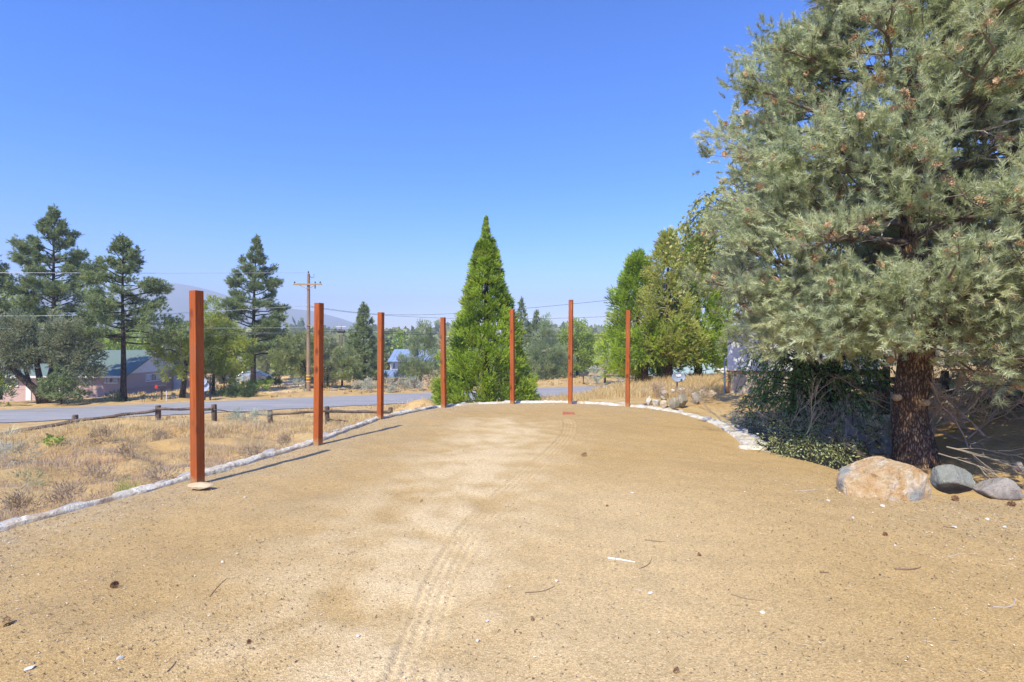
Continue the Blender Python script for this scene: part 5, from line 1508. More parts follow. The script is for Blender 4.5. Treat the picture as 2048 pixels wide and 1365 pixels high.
def far_pole():
    d = 112.0; x = wx(682.5, d); z0 = h1(x, d)
    root = empty('utility_pole', (x, d, z0), 'thin distant utility pole beyond the pinyons right of the second post', 'utility pole')
    zt = wz(651, d) - z0
    MB().tube([(0, 0, -.5), (0, 0, zt)], [.17, .12], 8).build('pole', M_POLE, root)
    MB().box((0, -.15, zt - .3), (2.2, .12, .14)).build('crossarm', M_WHITE, root)
far_pole()
def cable(pts, r, m, label, n=14):
    """pts: list of (px, py, d); smoothed"""
    P = np.array([(wx(a, d), d, wz(b, d)) for a, b, d in pts])
    t = np.r_[0, np.cumsum(np.linalg.norm(np.diff(P, axis=0), axis=1))]
    q = np.linspace(0, t[-1], 40)
    Q = np.c_[[np.interp(q, t, P[:, k]) for k in range(3)]].T
    for _ in range(10): Q[1:-1] = .25 * Q[:-2] + .5 * Q[1:-1] + .25 * Q[2:]
    o = MB().tube([tuple(a) for a in Q], r * .75, 5).build('power_line', m)
    props(o, label, 'power line', 'overhead lines along the road')
cable([(-420, 540, 30), (-100, 545.5, 34), (300, 547, 38), (617, 546, 42.7)], .020, M_WIREA, 'topmost pale wire running left from the pole top')
cable([(-420, 630, 30), (0, 633, 34), (330, 629, 38.5), (617, 612, 42.6)], .019, M_WIREA, 'pale wire crossing in front of the far left pines at mid height')
cable([(-420, 652, 31), (0, 658, 35), (350, 657, 39), (590, 656, 42.4), (617, 655, 42.5)], .017, M_WIREA, 'pale wire just above the black bundle left of the pole')
cable([(-420, 662, 31), (0, 668, 35), (350, 668, 39), (590, 665, 42.4), (617, 664, 42.5)], .020, M_WIREG, 'grey communication cable left of the pole')
cable([(-420, 674, 30), (0, 677, 34), (250, 676, 37), (420, 671, 39.5), (617, 666, 42.45)], .016, M_WIREG, 'lowest thin grey wire left of the pole')
cable([(617, 612, 42.6), (690, 624, 43), (745, 630, 43.5), (840, 631, 43), (910, 628, 42), (1057, 617, 40), (1230, 600, 37), (1420, 575, 34)], .020, M_WIREG, 'wire rising to the right behind the tallest post')
cable([(617, 614, 42.7), (700, 627, 43), (800, 633, 43.5), (900, 638, 43.5), (1095, 638, 42), (1215, 634, 40), (1420, 622, 38)], .018, M_WIREG, 'thin wire sagging below the rising wire right of the pole')
cable([(617, 663, 42.5), (690, 664, 43), (800, 668.5, 44), (900, 671.5, 44), (1050, 673, 44), (1250, 672, 44), (1500, 668, 44)], .026, M_WIREB, 'thick black cable carrying the splice box right of the pole')
cable([(617, 658, 42.5), (662, 659, 43), (760, 662.5, 43.5), (880, 668, 44), (960, 671, 44)], .022, M_WIREB, 'black cable just above the thick one right of the pole')
xs_, ds_ = wx(683, 43.0), 43.0
o = MB().tube([(xs_ - .32, ds_, wz(663.2, ds_)), (xs_ - .26, ds_, wz(663.2, ds_)), (xs_ + .26, ds_, wz(663.6, ds_)), (xs_ + .32, ds_, wz(663.6, ds_))], [.05, .115, .115, .05], 10).build('splice_closure', M_WIREB)
props(o, 'black splice box hanging on the thick cable', 'splice box')

# ------------------------------------------------------------------ split rail fence on the left slope
M_RAIL = mat('weathered_fence_wood', (.075, .06, .048), (.16, .125, .10), 9, .95, .8, .02, stretch=(1, 1, .3), cc=(.22, .17, .13))
FENCE = [(150, 16.4, 830), (316, 17.3, 811), (428, 17.9, 809), (540, 18.7, 821), (654, 19.5, 813), (781, 20.5, 815)]
FL = ['fence post in the grass nearest the left frame edge', 'stubby fence post on the crest of the grassy slope', 'fence post just right of the nearest red post', 'short fence post midway between the first two red posts', 'fence post just right of the second red post', 'fence post just right of the third red post']
fe = empty('rail_fence', (0, 0, 0), 'dark weathered split rail fence along the foot of the dry slope', 'fence')
for (px, d, pt) in FENCE:
    x = wx(px, d); zt = wz(pt, d); zg = h1(x, d) - .3
    w_ = .085
    q = MB().tube([(x, d, zg), (x + .01, d, (zg + zt) / 2), (x, d, zt - .02), (x, d, zt)], [w_, w_ * 1.03, w_, w_ * .8], 9)
    q.build('fence_post', M_RAIL, fe)
def rail(p, q, r=.05, bow=0.0):
    P = [np.array((wx(a, d), d - .1, wz(b, d))) for a, b, d in (p, q)]
    pts = [P[0] * (1 - t) + P[1] * t + np.array([0, 0, -bow * 4 * t * (1 - t) + .012 * math.sin(t * 13)]) for t in np.linspace(0, 1, 8)]
    MB().tube(pts, [r * (1 + .15 * math.sin(i * 2.1)) for i in range(8)], 7).build('rail', M_RAIL, fe)
rail((-90, 886, 15.0), (150, 842.5, 16.4), .062); rail((150, 842, 16.4), (316, 821, 17.3), .05); rail((316, 818, 17.3), (428, 818, 17.9), .048); rail((428, 819, 17.9), (540, 830, 18.7), .018)
rail((540, 829, 18.7), (654, 822, 19.5), .045); rail((654, 822.5, 19.5), (781, 824, 20.5), .058); rail((654, 838, 19.5), (700, 842, 19.8), .03)

# log fence behind the big pinyon
lf = empty('log_fence', (0, 0, 0), 'dark log rail fence on the bank behind the big pine trunk', 'fence')
d = 10.6
for px, pt, pb, r in ((1660, 742, 800, .075), (1758, 741, 800, .085), (1773, 733, 800, .07), (1890, 742, 800, .075)):
    x = wx(px, d); MB().tube([(x, d, wz(pb, d) - .3), (x, d, wz(pt, d))], [r, r * .92], 10).build('fence_post', M_RAIL, lf)
for p0, p1, r in (((1640, 747), (1756, 744), .055), ((1650, 774), (1765, 773), .055), ((1765, 759), (1895, 762), .055), ((1765, 779), (1895, 783), .05)):
    MB().tube([(wx(p0[0], d), d - .1, wz(p0[1], d)), ((wx(p0[0], d) + wx(p1[0], d)) / 2, d - .1, wz((p0[1] + p1[1]) / 2, d) + .01), (wx(p1[0], d), d - .1, wz(p1[1], d))], [r, r * 1.08, r * .95], 9).build('rail', M_RAIL, lf)
# potted plant behind the log fence
d = 13.0; x_ = wx(1687, d); zg = wz(776, d)
pot = empty('potted_plant', (x_, d, zg), 'terracotta pot with a yellow green plant behind the log fence', 'potted plant')
MB().lathe([(.085, 0), (.12, .2), (.14, .2), (.14, .25), (.12, .25)], 16).build('pot', mat('terracotta', (.50, .16, .06), (.58, .22, .09), 8, .8, .1), pot)
C = rng.normal(size=(16, 3)) * [.13, .13, .06] + [0, 0, .36]
link('plant', crown_mesh(C, C - [0, 0, .2], .07, 14, 'leaf', M_YEL, nm='plant', size=.06), pot)

# ------------------------------------------------------------------ dishes, mailboxes, stakes, bricks
M_DISH = mat('dish_grey', (.24, .30, .40), (.29, .35, .45), 3, .45, 0)
M_METAL = mat('galvanised', (.30, .31, .33), (.38, .39, .40), 6, .45, 0, metal=.5)
M_DARKM = mat('dark_metal', (.05, .05, .055), (.09, .09, .095), 6, .5, 0)
def dish():
    d = 18.0; x = wx(1356.5, d); zc = wz(755, d); zg = h1(x, d)
    root = empty('satellite_dish', (x, d, zg), 'grey blue oval satellite dish on a short mast among the dry grass', 'satellite dish')
    R = 13.6 / 1024 * d
    prof = [(R * math.sin(t) / math.sin(.42), R * .9 * (1 - math.cos(t)) / math.sin(.42) * 1.0) for t in np.linspace(0.001, .42, 12)]
    mb = MB(); n = 40
    for r, z in prof:
        for k in range(n):
            a = 2 * math.pi * k / n; mb.v.append((r * math.cos(a), -z, r * .72 * math.sin(a)))
    for i in range(len(prof) - 1):
        for k in range(n): mb.f.append((i * n + k, i * n + (k + 1) % n, (i + 1) * n + (k + 1) % n, (i + 1) * n + k))
    nv = len(mb.v); mb.v += [(a, b + .02, c) for a, b, c in mb.v]
    mb.f += [tuple(v + nv for v in f[::-1]) for f in mb.f]
    e = (len(prof) - 1) * n
    for k in range(n): mb.f.append((e + k, e + (k + 1) % n, nv + e + (k + 1) % n, nv + e + k))
    o = mb.build('dish', M_DISH, root, smooth=True); o.location = (0, 0, zc - zg); o.rotation_euler = (math.radians(-14), 0, 0)
    em = MB()
    for cx, cz, w, h in ((-.03, .07, .11, .035), (.055, .075, .08, .04), (.0, .035, .16, .022), (-.055, .045, .05, .03), (.075, .04, .05, .025)):
        ring = [(cx + w / 2 * math.cos(a), -.030, cz + h * math.sin(a) * (.8 + .3 * math.sin(a * 3))) for a in np.linspace(0, 2 * math.pi, 18)[:-1]]
        em.add(ring, [tuple(range(17))])
    eo = em.build('emblem', M_WHITE, o)
    MB().tube([(0, .12, -.2), (0, .12, zc - zg - .05), (0, .05, zc - zg)], .028, 10).build('mast', M_METAL, root)
    MB().tube([(0, -.0, zc - zg - R * .7), (.0, -.16, zc - zg - R * .62), (.01, -.30, zc - zg - R * .35)], .012, 8).build('feed_arm', M_DARKM, root)
    MB().box((.01, -.32, zc - zg - R * .30), (.05, .07, .07), tilt=(-.5, 0)).build('receiver', M_DARKM, root, bevel=.008)
dish()
def ornament():
    d = 37.0; x = wx(411, d); zc = wz(769, d); zg = h1(x, d); k = d / 1024
    root = empty('dish_ornament', (x, d, zg), 'mottled pale blue double disc standing behind the nearest post', 'yard ornament')
    M_O = mat('mottled_pale_blue', (.22, .29, .38), (.50, .53, .57), 7, .45, .1, cc=(.30, .36, .46))
    for nm, cx, cz, r in (('disc', -1.5, 5.5, 7.5), ('disc', 1.0, -4.5, 9.5)):
        mb = MB().lathe([(r * k * .1, .02), (r * k * .55, .03), (r * k * .93, .07), (r * k, .11), (r * k * 1.03, .11), (r * k * 1.0, .06), (r * k * .5, -.02)], 22)
        o = mb.build(nm, M_O, root, smooth=True); o.location = (cx * k, -.1 - .02 * cz * k, zc - zg + cz * k); o.rotation_euler = (math.radians(82), 0, 0)
    st = MB().tube([(.25, .15, -.2), (.25, .15, zc - zg + .5)], .06, 8); st.tube([(-.2, .2, -.2), (.0, .1, zc - zg - .1)], .05, 6); st.build('stand', M_DARKM, root)
ornament()
def mailbox(px, d, pyt, pyb, body, flagm, label, wide=.22):
    x = wx(px, d); zg = min(wz(pyb, d), h1(x, d)) ; ht = wz(pyt, d) - zg
    root = empty('mailbox', (x, d, zg), label, 'mailbox')
    MB().box((0, .1, (ht - .2) / 2 - .1), (.1, .1, ht - .2 + .2)).build('post', M_RAIL, root)
    hw_ = wide / 2
    prof = [(-hw_, ht - .24), (hw_, ht - .24)] + [(hw_ * math.cos(a), ht - .11 + .11 * math.sin(a)) for a in np.linspace(0, math.pi, 9)]
    MB().prism(prof, -.22, .30).build('box', body, root)
    if flagm:
        MB().prism([(a * 1.04, (z - ht + .12) * 1.04 + ht - .12) for a, z in prof], -.25, -.215).build('door', flagm, root)
    return root
M_RED = mat('red_paint', (.55, .02, .02), (.62, .03, .03), 4, .4, 0)
r_ = mailbox(320, 37.5, 770, 796, M_DARKM, M_RED, 'dark mailbox with a red front by the pink house', .46)
r_.rotation_euler = (0, 0, math.radians(-35))
mailbox(1167, 50.5, 747, 766, M_DARKM, None, 'dark mailbox on a wooden post by the far road side', .7)
o = MB().tube([(0, 0, -.2), (0, 0, .75)], .035, 6).build('white_stake', M_WHITE); o.location = (wx(333, 37), 37, h1(wx(333, 37), 37)); props(o, 'thin white stake right of the red fronted mailbox', 'stake')
M_ORS = mat('orange_marker', (.70, .32, .10), (.76, .40, .16), 4, .6, 0)
dx_ = 27.5; x_ = wx(863, dx_)
mk_ = MB().tube([(0, 0, -.2), (0, 0, wz(757, dx_) - h1(x_, dx_))], .028, 6)
o = mk_.build('marker_stake', M_ORS); o.location = (x_, dx_, h1(x_, dx_)); props(o, 'thin orange marker stake left of the fourth red post', 'stake')

M_BRICK = mat('red_brick', (.36, .12, .07), (.46, .18, .11), 14, .9, .5, .006)
M_BRICKG = mat('dusty_brick', (.34, .22, .17), (.42, .29, .23), 14, .9, .5, .006)
for px, py, rz, sz, m_, lab in ((1137, 829, -.12, (.24, .10, .075), M_BRICK, 'loose red brick lying where the curved tyre track ends'), (1300, 838, -.25, (.24, .09, .035), M_BRICKG, 'dusty half buried brick near the rightmost red post'), (1008, 848, .1, (.16, .08, .02), M_BRICK, 'small red brick fragment left of the loose red brick'), (990, 819.5, .05, (.13, .07, .02), M_STONEW, 'pale flat chip between the fourth and fifth posts')):
    d = gd(py); o = MB().box((0, 0, sz[2] / 2), sz).build('brick' if 'brick' in lab else 'stone_chip', m_, bevel=.006); o.location = (wx(px, d), d, float(padz(np.array([wx(px, d)]), np.array([d]))[0]) - .035); o.rotation_euler = (0, .04, rz)
    props(o, lab, 'brick' if 'brick' in lab else 'stone')
# white stick and other finds on the dirt
def pz(x, y): return float(padz(np.array([x]), np.array([y]))[0]) - .03 * float(sstep(sdf_pad(np.array([x]), np.array([y])), -.6, 0)[0])
def stick(p0, p1, r, m, label, arc=.0, group=None, name='stick'):
    a = g2(*p0); b = g2(*p1); n = 7
    pts = []
    for t in np.linspace(0, 1, n):
        x = a[0] * (1 - t) + b[0] * t + arc * math.sin(t * math.pi) * (b[1] - a[1]); y = a[1] * (1 - t) + b[1] * t - arc * math.sin(t * math.pi) * (b[0] - a[0])
        pts.append((x, y, pz(x, y) + r * .8))
    o = MB().tube(pts, list(np.linspace(r, r * .5, n)), 6).build(name, m)
    props(o, label, 'stick', group)
M_WSTICK = mat('white_plastic', (.80, .80, .79), (.85, .85, .84), 6, .5, 0)
M_BSTICK = mat('brown_stick', (.17, .115, .075), (.26, .18, .12), 12, .9, .3)
stick((1216, 1114), (1270, 1124), .0065, M_WSTICK, 'white stick lying across the middle of the dirt')
stick((1050, 1183), (1110, 1167), .003, M_BSTICK, 'thin curved brown twig left of the white stick', .12)
stick((1290, 1077), (1337, 1083), .0022, M_BSTICK, 'thin dark twig above the white stick', .05)
stick((1278, 1136), (1303, 1114), .0022, M_BSTICK, 'short dark twig right of the white stick', .1)
stick((1640, 1148), (1658, 1150), .006, M_BSTICK, 'short thick dark stick right of centre on the dirt')
stick((1790, 1143), (1842, 1138), .006, M_BSTICK, 'tapered dark stick with a tail at the right of the dirt', .1)
stick((1900, 1117), (1948, 1112), .003, M_TWIGP, 'pale straw twig at the far right of the dirt', -.08)
stick((1985, 1217), (2030, 1204), .004, M_TWIGP, 'pale curved stalk near the right frame edge', .15)
stick((335, 1345), (352, 1325), .003, M_BSTICK, 'dark twig at the bottom left of the dirt', .05)
stick((1462, 1185), (1525, 1198), .0025, M_BSTICK, 'wavy brown twig right of the lower white pebble', .12)
stick((1590, 984), (1650, 975), .004, M_TWIGP, 'pale bent twig left of the largest boulder', .1)
stick((420, 1195), (455, 1160), .0025, M_BSTICK, 'thin dark twig left of the curved tyre track', -.05)
stick((1886, 1055), (1912, 1058), .005, M_BSTICK, 'dark twig in the litter below the boulders', .05)
M_WPEB = mat('white_pebble', (.58, .55, .49), (.70, .67, .62), 16, .8, .2)
pm = [rock_mesh('pebble', (.022, .016, .011), 80 + q, M_WPEB, 7, 2, .1) for q in range(3)]
for i, (px, py, s_) in enumerate([(1265, 985, 1.5), (1525, 1223, 1.1), (1113, 1158, 1.2), (1301, 1185, 1.3), (1706, 1040, 1.5), (1975, 1038, 1.4), (1908, 1056, 1.9), (2010, 1054, 1.6), (955, 1278, 1.0), (975, 1242, .9), (1656, 1005, 1.3), (716, 1274, .9), (490, 995, 1.3), (1765, 1015, 1.5), (445, 1128, 1.0), (780, 990, .9), (240, 1318, 1.2), (1490, 985, 1.0), (60, 1338, 1.5), (1790, 1094, .9)]):
    d = gd(py); x = wx(px, d); o = link('pebble', pm[i % 3], None, (x, d, pz(x, d) + .006)); s_ *= .65; o.scale = (s_, s_, s_); o.rotation_euler = (0, 0, U(0, 6))
    props(o, 'small white pebble lying on the tan dirt', 'pebble', 'white pebbles scattered on the dirt')
conem = mesh_np('pine_cone', CV * 1.0, CF, leaf_mat('old_cone_scales', (.12, .065, .035), (.30, .17, .085), None, 0, .8, .02, 1.0), CT)
for px, py, s_, lab in [(228, 1176, .8, 'reddish fallen cone left of the tyre track'), (1168, 913, 1.1, 'dark fallen cone beside the curved tyre track'), (1065, 1237, .42, 'small fallen cone below the white stick'), (1352, 1340, .5, 'fallen cone at the bottom edge right of centre'), (1911, 997, 1.1, 'fallen cone at the foot of the grey green boulder'), (1770, 1074, .6, 'fallen cone below the ochre boulder'), (14, 1252, .8, 'fallen cone at the left frame edge'), (1214, 1010, .4, 'tiny dark fallen cone right of the curved track'), (1399, 1109, .45, 'small black fallen cone right of the white stick'), (498, 1290, .4, 'small brown fallen cone at lower left'), (843, 1004, .45, 'small grey fallen cone left of the pale track'), (2022, 1008, 1.0, 'fallen cone by the speckled boulder')]:
    d = gd(py); x = wx(px, d); o = link('fallen_cone', conem, None, (x, d, pz(x, d) + .022 * s_)); s_ *= .75; o.scale = (s_, s_, s_ * .8); o.rotation_euler = (U(0, 6), U(0, 6), U(0, 6))
    props(o, lab, 'pine cone', 'fallen cones on the dirt')

# ------------------------------------------------------------------ car under the trees
def car():
    d = 52.0; x = wx(498, d); zg = h1(x, d)
    root = empty('parked_car', (x, d, zg), 'pale silver blue car parked under the pines across the road', 'car')
    M_CAR = mat('silver_blue_paint', (.50, .58, .68), (.52, .60, .70), 2, .25, 0, metal=.3, spec=.5)
    M_TYRE = mat('tyre_rubber', (.02, .02, .02), (.035, .035, .035), 8, .9, 0)
    pr = [(-2.15, .38), (-2.12, .62), (-1.9, .78), (-1.05, .92), (-.45, 1.36), (.95, 1.40), (1.6, .98), (2.05, .92), (2.12, .6), (2.08, .36)]
    mb = MB(); yy = [-.88, -.82, .82, .88]
    n = len(pr)
    for j, y in enumerate(yy):
        for (a, b) in pr:
            k = .84 if (b > 1.0) else 1.0
            mb.v.append((a * (1 if j in (1, 2) else .985), y * (k if b > 1.0 else 1), b))
    for j in range(3):
        for i in range(n): mb.f.append((j * n + i, j * n + (i + 1) % n, (j + 1) * n + (i + 1) % n, (j + 1) * n + i))
    mb.f.append(tuple(range(n))[::-1]); mb.f.append(tuple(3 * n + i for i in range(n)))
    mb.build('body', M_CAR, root, bevel=.03)
    MB().add([(-.98, -.855, .97), (-.42, -.765, 1.30), (.25, -.765, 1.32), (.25, -.855, .98)], [(0, 1, 2, 3)]).build('side_window', M_GLASS, root)
    MB().add([(.32, -.855, .98), (.32, -.765, 1.32), (.88, -.765, 1.33), (1.4, -.855, 1.0)], [(0, 1, 2, 3)]).build('side_window', M_GLASS, root)
    MB().add([(-1.03, -.68, .955), (-1.03, .68, .955), (-.50, .62, 1.345), (-.50, -.62, 1.345)], [(0, 1, 2, 3)]).build('windscreen', M_GLASS, root)
    for wxp in (-1.35, 1.35):
        for s_ in (-1, 1):
            w = MB().tube([(wxp, s_ * .70, .32), (wxp, s_ * .90, .32)], .32, 20).build('wheel', M_TYRE, root, bevel=.02)
            MB().tube([(wxp, s_ * .895, .32), (wxp, s_ * .912, .32)], .19, 16).build('rim', M_METAL, w)
    for s_ in (-1, 1): MB().box((-2.1, s_ * .62, .68), (.1, .32, .12)).build('headlight', M_WHITE, root, bevel=.02)
    root.rotation_euler = (0, 0, math.radians(18))
car()
# white stones along the far road side
for i, (px, py) in enumerate([(443, 789), (452, 791), (462, 789), (474, 788), (486, 786), (497, 784), (667, 781), (684, 779), (350, 793), (358, 794), (532, 776)]):
    d = 4.25 * 1024 / (py - 682.5); x = wx(px, d)
    me = stone_protos['w'][i % 3]; o = link('kerb_rock', me, None, (x, d, h1(x, d) + .05)); s_ = U(1.3, 2.4); o.scale = (s_, s_ * 2, s_ * 1.5); o.rotation_euler = (0, 0, U(0, 3))
    props(o, 'small pale rock along the far edge of the road', 'rock', 'pale rocks along the far road edge')

# ------------------------------------------------------------------ fallen branch, brush under the pinyon, rock pile
def branchy(name, label, cat, x, y, z0, mains, m, depth=3, r0=.012):
    root = MB()
    def grow(p, az, el, L, r, lv):
        pts = limb_pts(p, az, el, el + U(-.3, .2), L, 5, .06)
        root.tube(pts, list(np.linspace(r, r * .45, 6)), 4, False)
        if lv > 0:
            for _ in range(6 if lv > 1 else 5):
                t = U(.25, 1); grow(along(pts, np.array([t]))[0], az + rng.choice([-1, 1]) * U(.3, .9), el + U(-.35, .3), L * U(.3, .5), r * .55, lv - 1)
    for p, az, el, L in mains: grow(p, az, el, L, r0, depth)
    o = root.build(name, m); o.location = (x, y, z0)
    return props(o, label, cat)
branchy('fallen_branch', 'bare pale fallen branch with fine twigs right of the pine trunk', 'branch', 5.22, 6.15, -.05, [((0, 0, .28), .0, -.15, .95), ((0, 0, .28), -.35, -.35, .7), ((-.1, 0, .2), -.9, -.3, .5), ((.1, 0, .25), .15, .0, 1.1)], M_TWIG, 2, .007)
branchy('dead_brush', 'tangle of dead brown twigs in the shade at the right frame edge', 'brush', 6.95, 7.75, .0, [((U(-1.1, 1.5), U(-.7, .9), U(0, .3)), U(0, 6.28), U(.2, 1.3), U(.5, 1.2)) for _ in range(46)], mat('dead_brush_twigs', (.34, .25, .18), (.52, .41, .31), 9, .9, .2), 2, .013)
branchy('dead_brush', 'dead stems poking out of the rock pile behind the big pine trunk', 'brush', 5.3, 8.0, -.3, [((U(-1.6, 1.2), U(-.6, .6), U(0, .3)), U(0, 6.28), U(.1, 1.2), U(.4, .9)) for _ in range(22)], M_TWIG, 2, .009)
rockp = [rock_mesh('rubble_rock', (.16, .13, .11), 120 + q, M_B3 if q % 2 else M_B2, 9, 3, .12) for q in range(4)]
for i in range(34):
    px = U(1640, 1790); py = U(832, 905); d = np.interp(py, [832, 905], [9.2, 7.9])
    x = wx(px, d); o = link('rubble_rock', rockp[i % 4], None, (x, d, wz(py, d))); s_ = U(.5, 1.15); o.scale = (s_, s_, s_); o.rotation_euler = (U(0, 6), U(0, 6), U(0, 6))
    props(o, 'dark shaded rock in the rubble pile left of the big pine trunk', 'rock', 'rocks in the rubble pile')

# ------------------------------------------------------------------ weeds and single plants on the slope
def weed(px, d, rx, rz, mt, label, name='weed', cat='plant', style='needle', **kw):
    x = wx(px, d); z0 = h1(x, d)
    kw.setdefault('dens', 26); kw.setdefault('cr', .1); kw.setdefault('m', 26)
    root = empty(name, (x, d, z0), label, cat)
    C, N = blob_points([(0, 0, rz * .55, rx, rx * .8, rz * .6)], kw.pop('dens'), .3)
    cr = kw.pop('cr'); m = kw.pop('m')
    link('foliage', crown_mesh(C, N, cr, m, style, mt, nm='foliage', **kw), root)
weed(32, 9.2, .40, .36, M_SAGE, 'round grey green sagebrush on the slope at the far left', 'sagebrush', 'shrub', size=.16, n=7, nlen=.06, w=.007, dens=40, up=.6)
weed(114, 10.6, .34, .16, M_DEC, 'low dark green weed on the slope below the left fence post', style='leaf', size=.06, dens=40)
weed(65, 8.2, .24, .16, M_GREY, 'small grey weed below the round sagebrush', size=.1, n=6, nlen=.05, w=.006, dens=40)
weed(252, 6.2, .14, .2, M_DEC, 'small light green weed near the stone edging', size=.13, n=6, nlen=.05, w=.004, dens=60, up=1)
weed(505, 17, .5, .32, M_SILV, 'grey green weed clump between the first two red posts', size=.18, n=7, nlen=.08, w=.012, dens=30, up=.6)
weed(470, 18, .4, .28, M_SILV, 'smaller grey green weed left of the grey green clump', size=.18, n=7, nlen=.08, w=.012, dens=30, up=.6)
weed(172, 5.0, .15, .06, M_YEL, 'bright yellow green mat of moss against the stone edging', 'moss_cushion', style='leaf', size=.022, dens=160, cr=.03)
weed(1302, 16.2, .5, .3, M_DEADB, 'grey brown brush behind the white upright rock', size=.2, n=7, nlen=.09, w=.010, up=.7)
weed(1385, 14.6, .38, .34, M_DEADB, 'dry brush between the dark slab and the cream pair', size=.2, n=7, nlen=.09, w=.009, up=.7)
weed(1478, 10.8, .2, .3, M_SAGE, 'grey weed on the shaded driveway edge', size=.18, n=6, nlen=.05, w=.006, up=1.2)
weed(1508, 9.4, .2, .24, M_SAGE, 'pale dry weed by the end of the stone edging', size=.16, n=6, nlen=.05, w=.005, up=1.2)
# dry dark tumbleweeds scattered on the slope
wl = [('dry dark weed on the slope left of the nearest post', 262, 9.6), ('dry brown weed low on the slope beside the edging', 330, 7.2), ('dry brown weed on the crest below the stubby fence post', 330, 12.5), ('dry grey weed halfway up the left slope', 190, 8.4), ('dry tangled weed near the second post', 560, 12.0), ('dry reddish weed in the dip left of the second post', 505, 10.2), ('dry weed above the moss cushion', 150, 6.6), ('dry weed at the left edge near the bottom of the slope', 40, 6.4), ('dry weed right of the low dark green weed', 215, 11.3)]
for lab, px, d in wl:
    weed(px, d, U(.2, .34), U(.14, .22), M_DRYW, lab, 'dry_weed', size=.13, n=7, nlen=.06, w=.007, dens=40, up=.6)
# spiky yucca like plant at far left
rt = empty('yucca', (wx(18, 13.4), 13.4, h1(wx(18, 13.4), 13.4)), 'spiky pale yucca at the left edge below the rail', 'plant')
P = np.zeros((46, 3)) + [0, 0, .04]; az = rng.uniform(0, 6.28, 46); el = rng.uniform(.25, 1.4, 46)
Dv = np.c_[np.cos(az) * np.cos(el), np.sin(az) * np.cos(el), np.sin(el)]
Sd = np.c_[-np.sin(az), np.cos(az), np.zeros(46)] * .016
V = np.stack([P - Sd, P + Sd, P + Dv * rng.uniform(.3, .45, (46, 1))], 1).reshape(-1, 3)
link('leaf_rosette', mesh_np('leaf_rosette', V, np.arange(138).reshape(-1, 3), M_SILV, rng.uniform(.3, .9, 46)), rt)

# ------------------------------------------------------------------ grass
M_STRAW = leaf_mat('dry_grass_blades', (.46, .32, .14), (.80, .64, .32), (.80, .70, .44), .4, .6, .04, 1.0)
M_BRUSHG = leaf_mat('brown_grass_blades', (.44, .32, .20), (.74, .59, .40), (.66, .64, .36), .4, .6, .04, 1.0)
def blades(x, y, h, w, tint, lean=.45, seg=True):
    n = len(x); z = H(x, y)
    B = np.c_[x, y, z - .02]
    a = rng.uniform(0, 2 * np.pi, n); l = np.abs(rng.normal(0, lean, n)) * h
    T = B + np.c_[np.cos(a) * l, np.sin(a) * l, h]
    M = B * .5 + T * .5 + np.c_[-np.cos(a) * l * .18, -np.sin(a) * l * .18, h * .08]
    b = rng.uniform(0, np.pi, n); s = np.c_[np.cos(b), np.sin(b), np.zeros(n)] * (w / 2)[:, None] if np.ndim(w) else np.c_[np.cos(b), np.sin(b), np.zeros(n)] * w / 2
    V = np.stack([B - s, B + s, M + s * .7, M - s * .7, T], 1).reshape(-1, 3)
    k = np.arange(n)[:, None] * 5
    Q = np.concatenate([k + [0, 1, 2], k + [0, 2, 3], k + [3, 2, 4]], 0)
    return V, Q, np.tile(np.clip(tint, 0, 1), 3)
def field(n, xr, yr, cond, clump, hmean, w0, tmean, seedoff):
    x = rng.uniform(*xr, n); y = rng.uniform(*yr, n)
    k = max(1, n // clump)
    cx = rng.uniform(*xr, k); cy = rng.uniform(*yr, k); ct = rng.normal(tmean, .16, k); chh = rng.uniform(.55, 1.35, k)
    j = rng.integers(0, k, n)
    sp = rng.uniform(.04, .22, k)[j]
    x = cx[j] + rng.normal(0, 1, n) * sp; y = cy[j] + rng.normal(0, 1, n) * sp
    keep = cond(x, y)
    x, y, j = x[keep], y[keep], j[keep]
    hh = hmean * chh[j] * rng.uniform(.5, 1.2, len(x))
    return blades(x, y, hh, np.full(len(x), w0) * (.6 + y / 14), ct[j] + rng.normal(0, .08, len(x)))
def outside(x, y, m=.28): return sdf_pad(x, y) > m
def rd(x, y): return (x - RC[0]) * RN[0] + (y - RC[1]) * RN[1]
gold = lambda x, y: outside(x, y) & (np.sin(x * 1.3 + 2 * np.sin(y * .7)) + np.sin(y * 1.1 - x * .6) + rng.normal(0, .6, len(x)) > -.15)
V, F, T = joinVFT([field(70000, (-17, -2), (8.5, 18), lambda x, y: gold(x, y) & (y > 8.0 - .1 * x * 0) & (y > 9.5 + .35 * (x + 9)), 26, .15, .007, .62, 0),
                   field(15000, (-9, 2), (18, 27), lambda x, y: gold(x, y), 20, .26, .010, .55, 1)])
props(link('golden_dry_grass', mesh_np('golden_dry_grass', V, F, M_STRAW, T)), 'golden dry grass on the crest of the left slope', 'grass', kind='stuff')
V, F, T = joinVFT([field(60000, (-9, -1), (2, 13.5), lambda x, y: (sdf_pad(x, y) > .25) & (sdf_pad(x, y) < 3.4) & (rng.uniform(0, 1, len(x)) > sdf_pad(x, y) / 3.6), 26, .13, .006, .42, 9), field(95000, (-13, -1), (2, 13.5), lambda x, y: outside(x, y) & (y < 11.5 + .3 * (x + 9)) & (np.sin(x * 1.7 + 1.5 * np.sin(y * 1.1)) + np.sin(y * 1.5 + x * .8) + rng.normal(0, .7, len(x)) > -.5), 30, .10, .006, .5, 2),
                   field(26000, (-9, 0), (9, 18), lambda x, y: gold(x, y), 24, .15, .008, .55, 3)])
props(link('brown_dry_grass', mesh_np('brown_dry_grass', V, F, M_BRUSHG, T)), 'brown dry grass and weeds just below the stone edging', 'grass', kind='stuff')
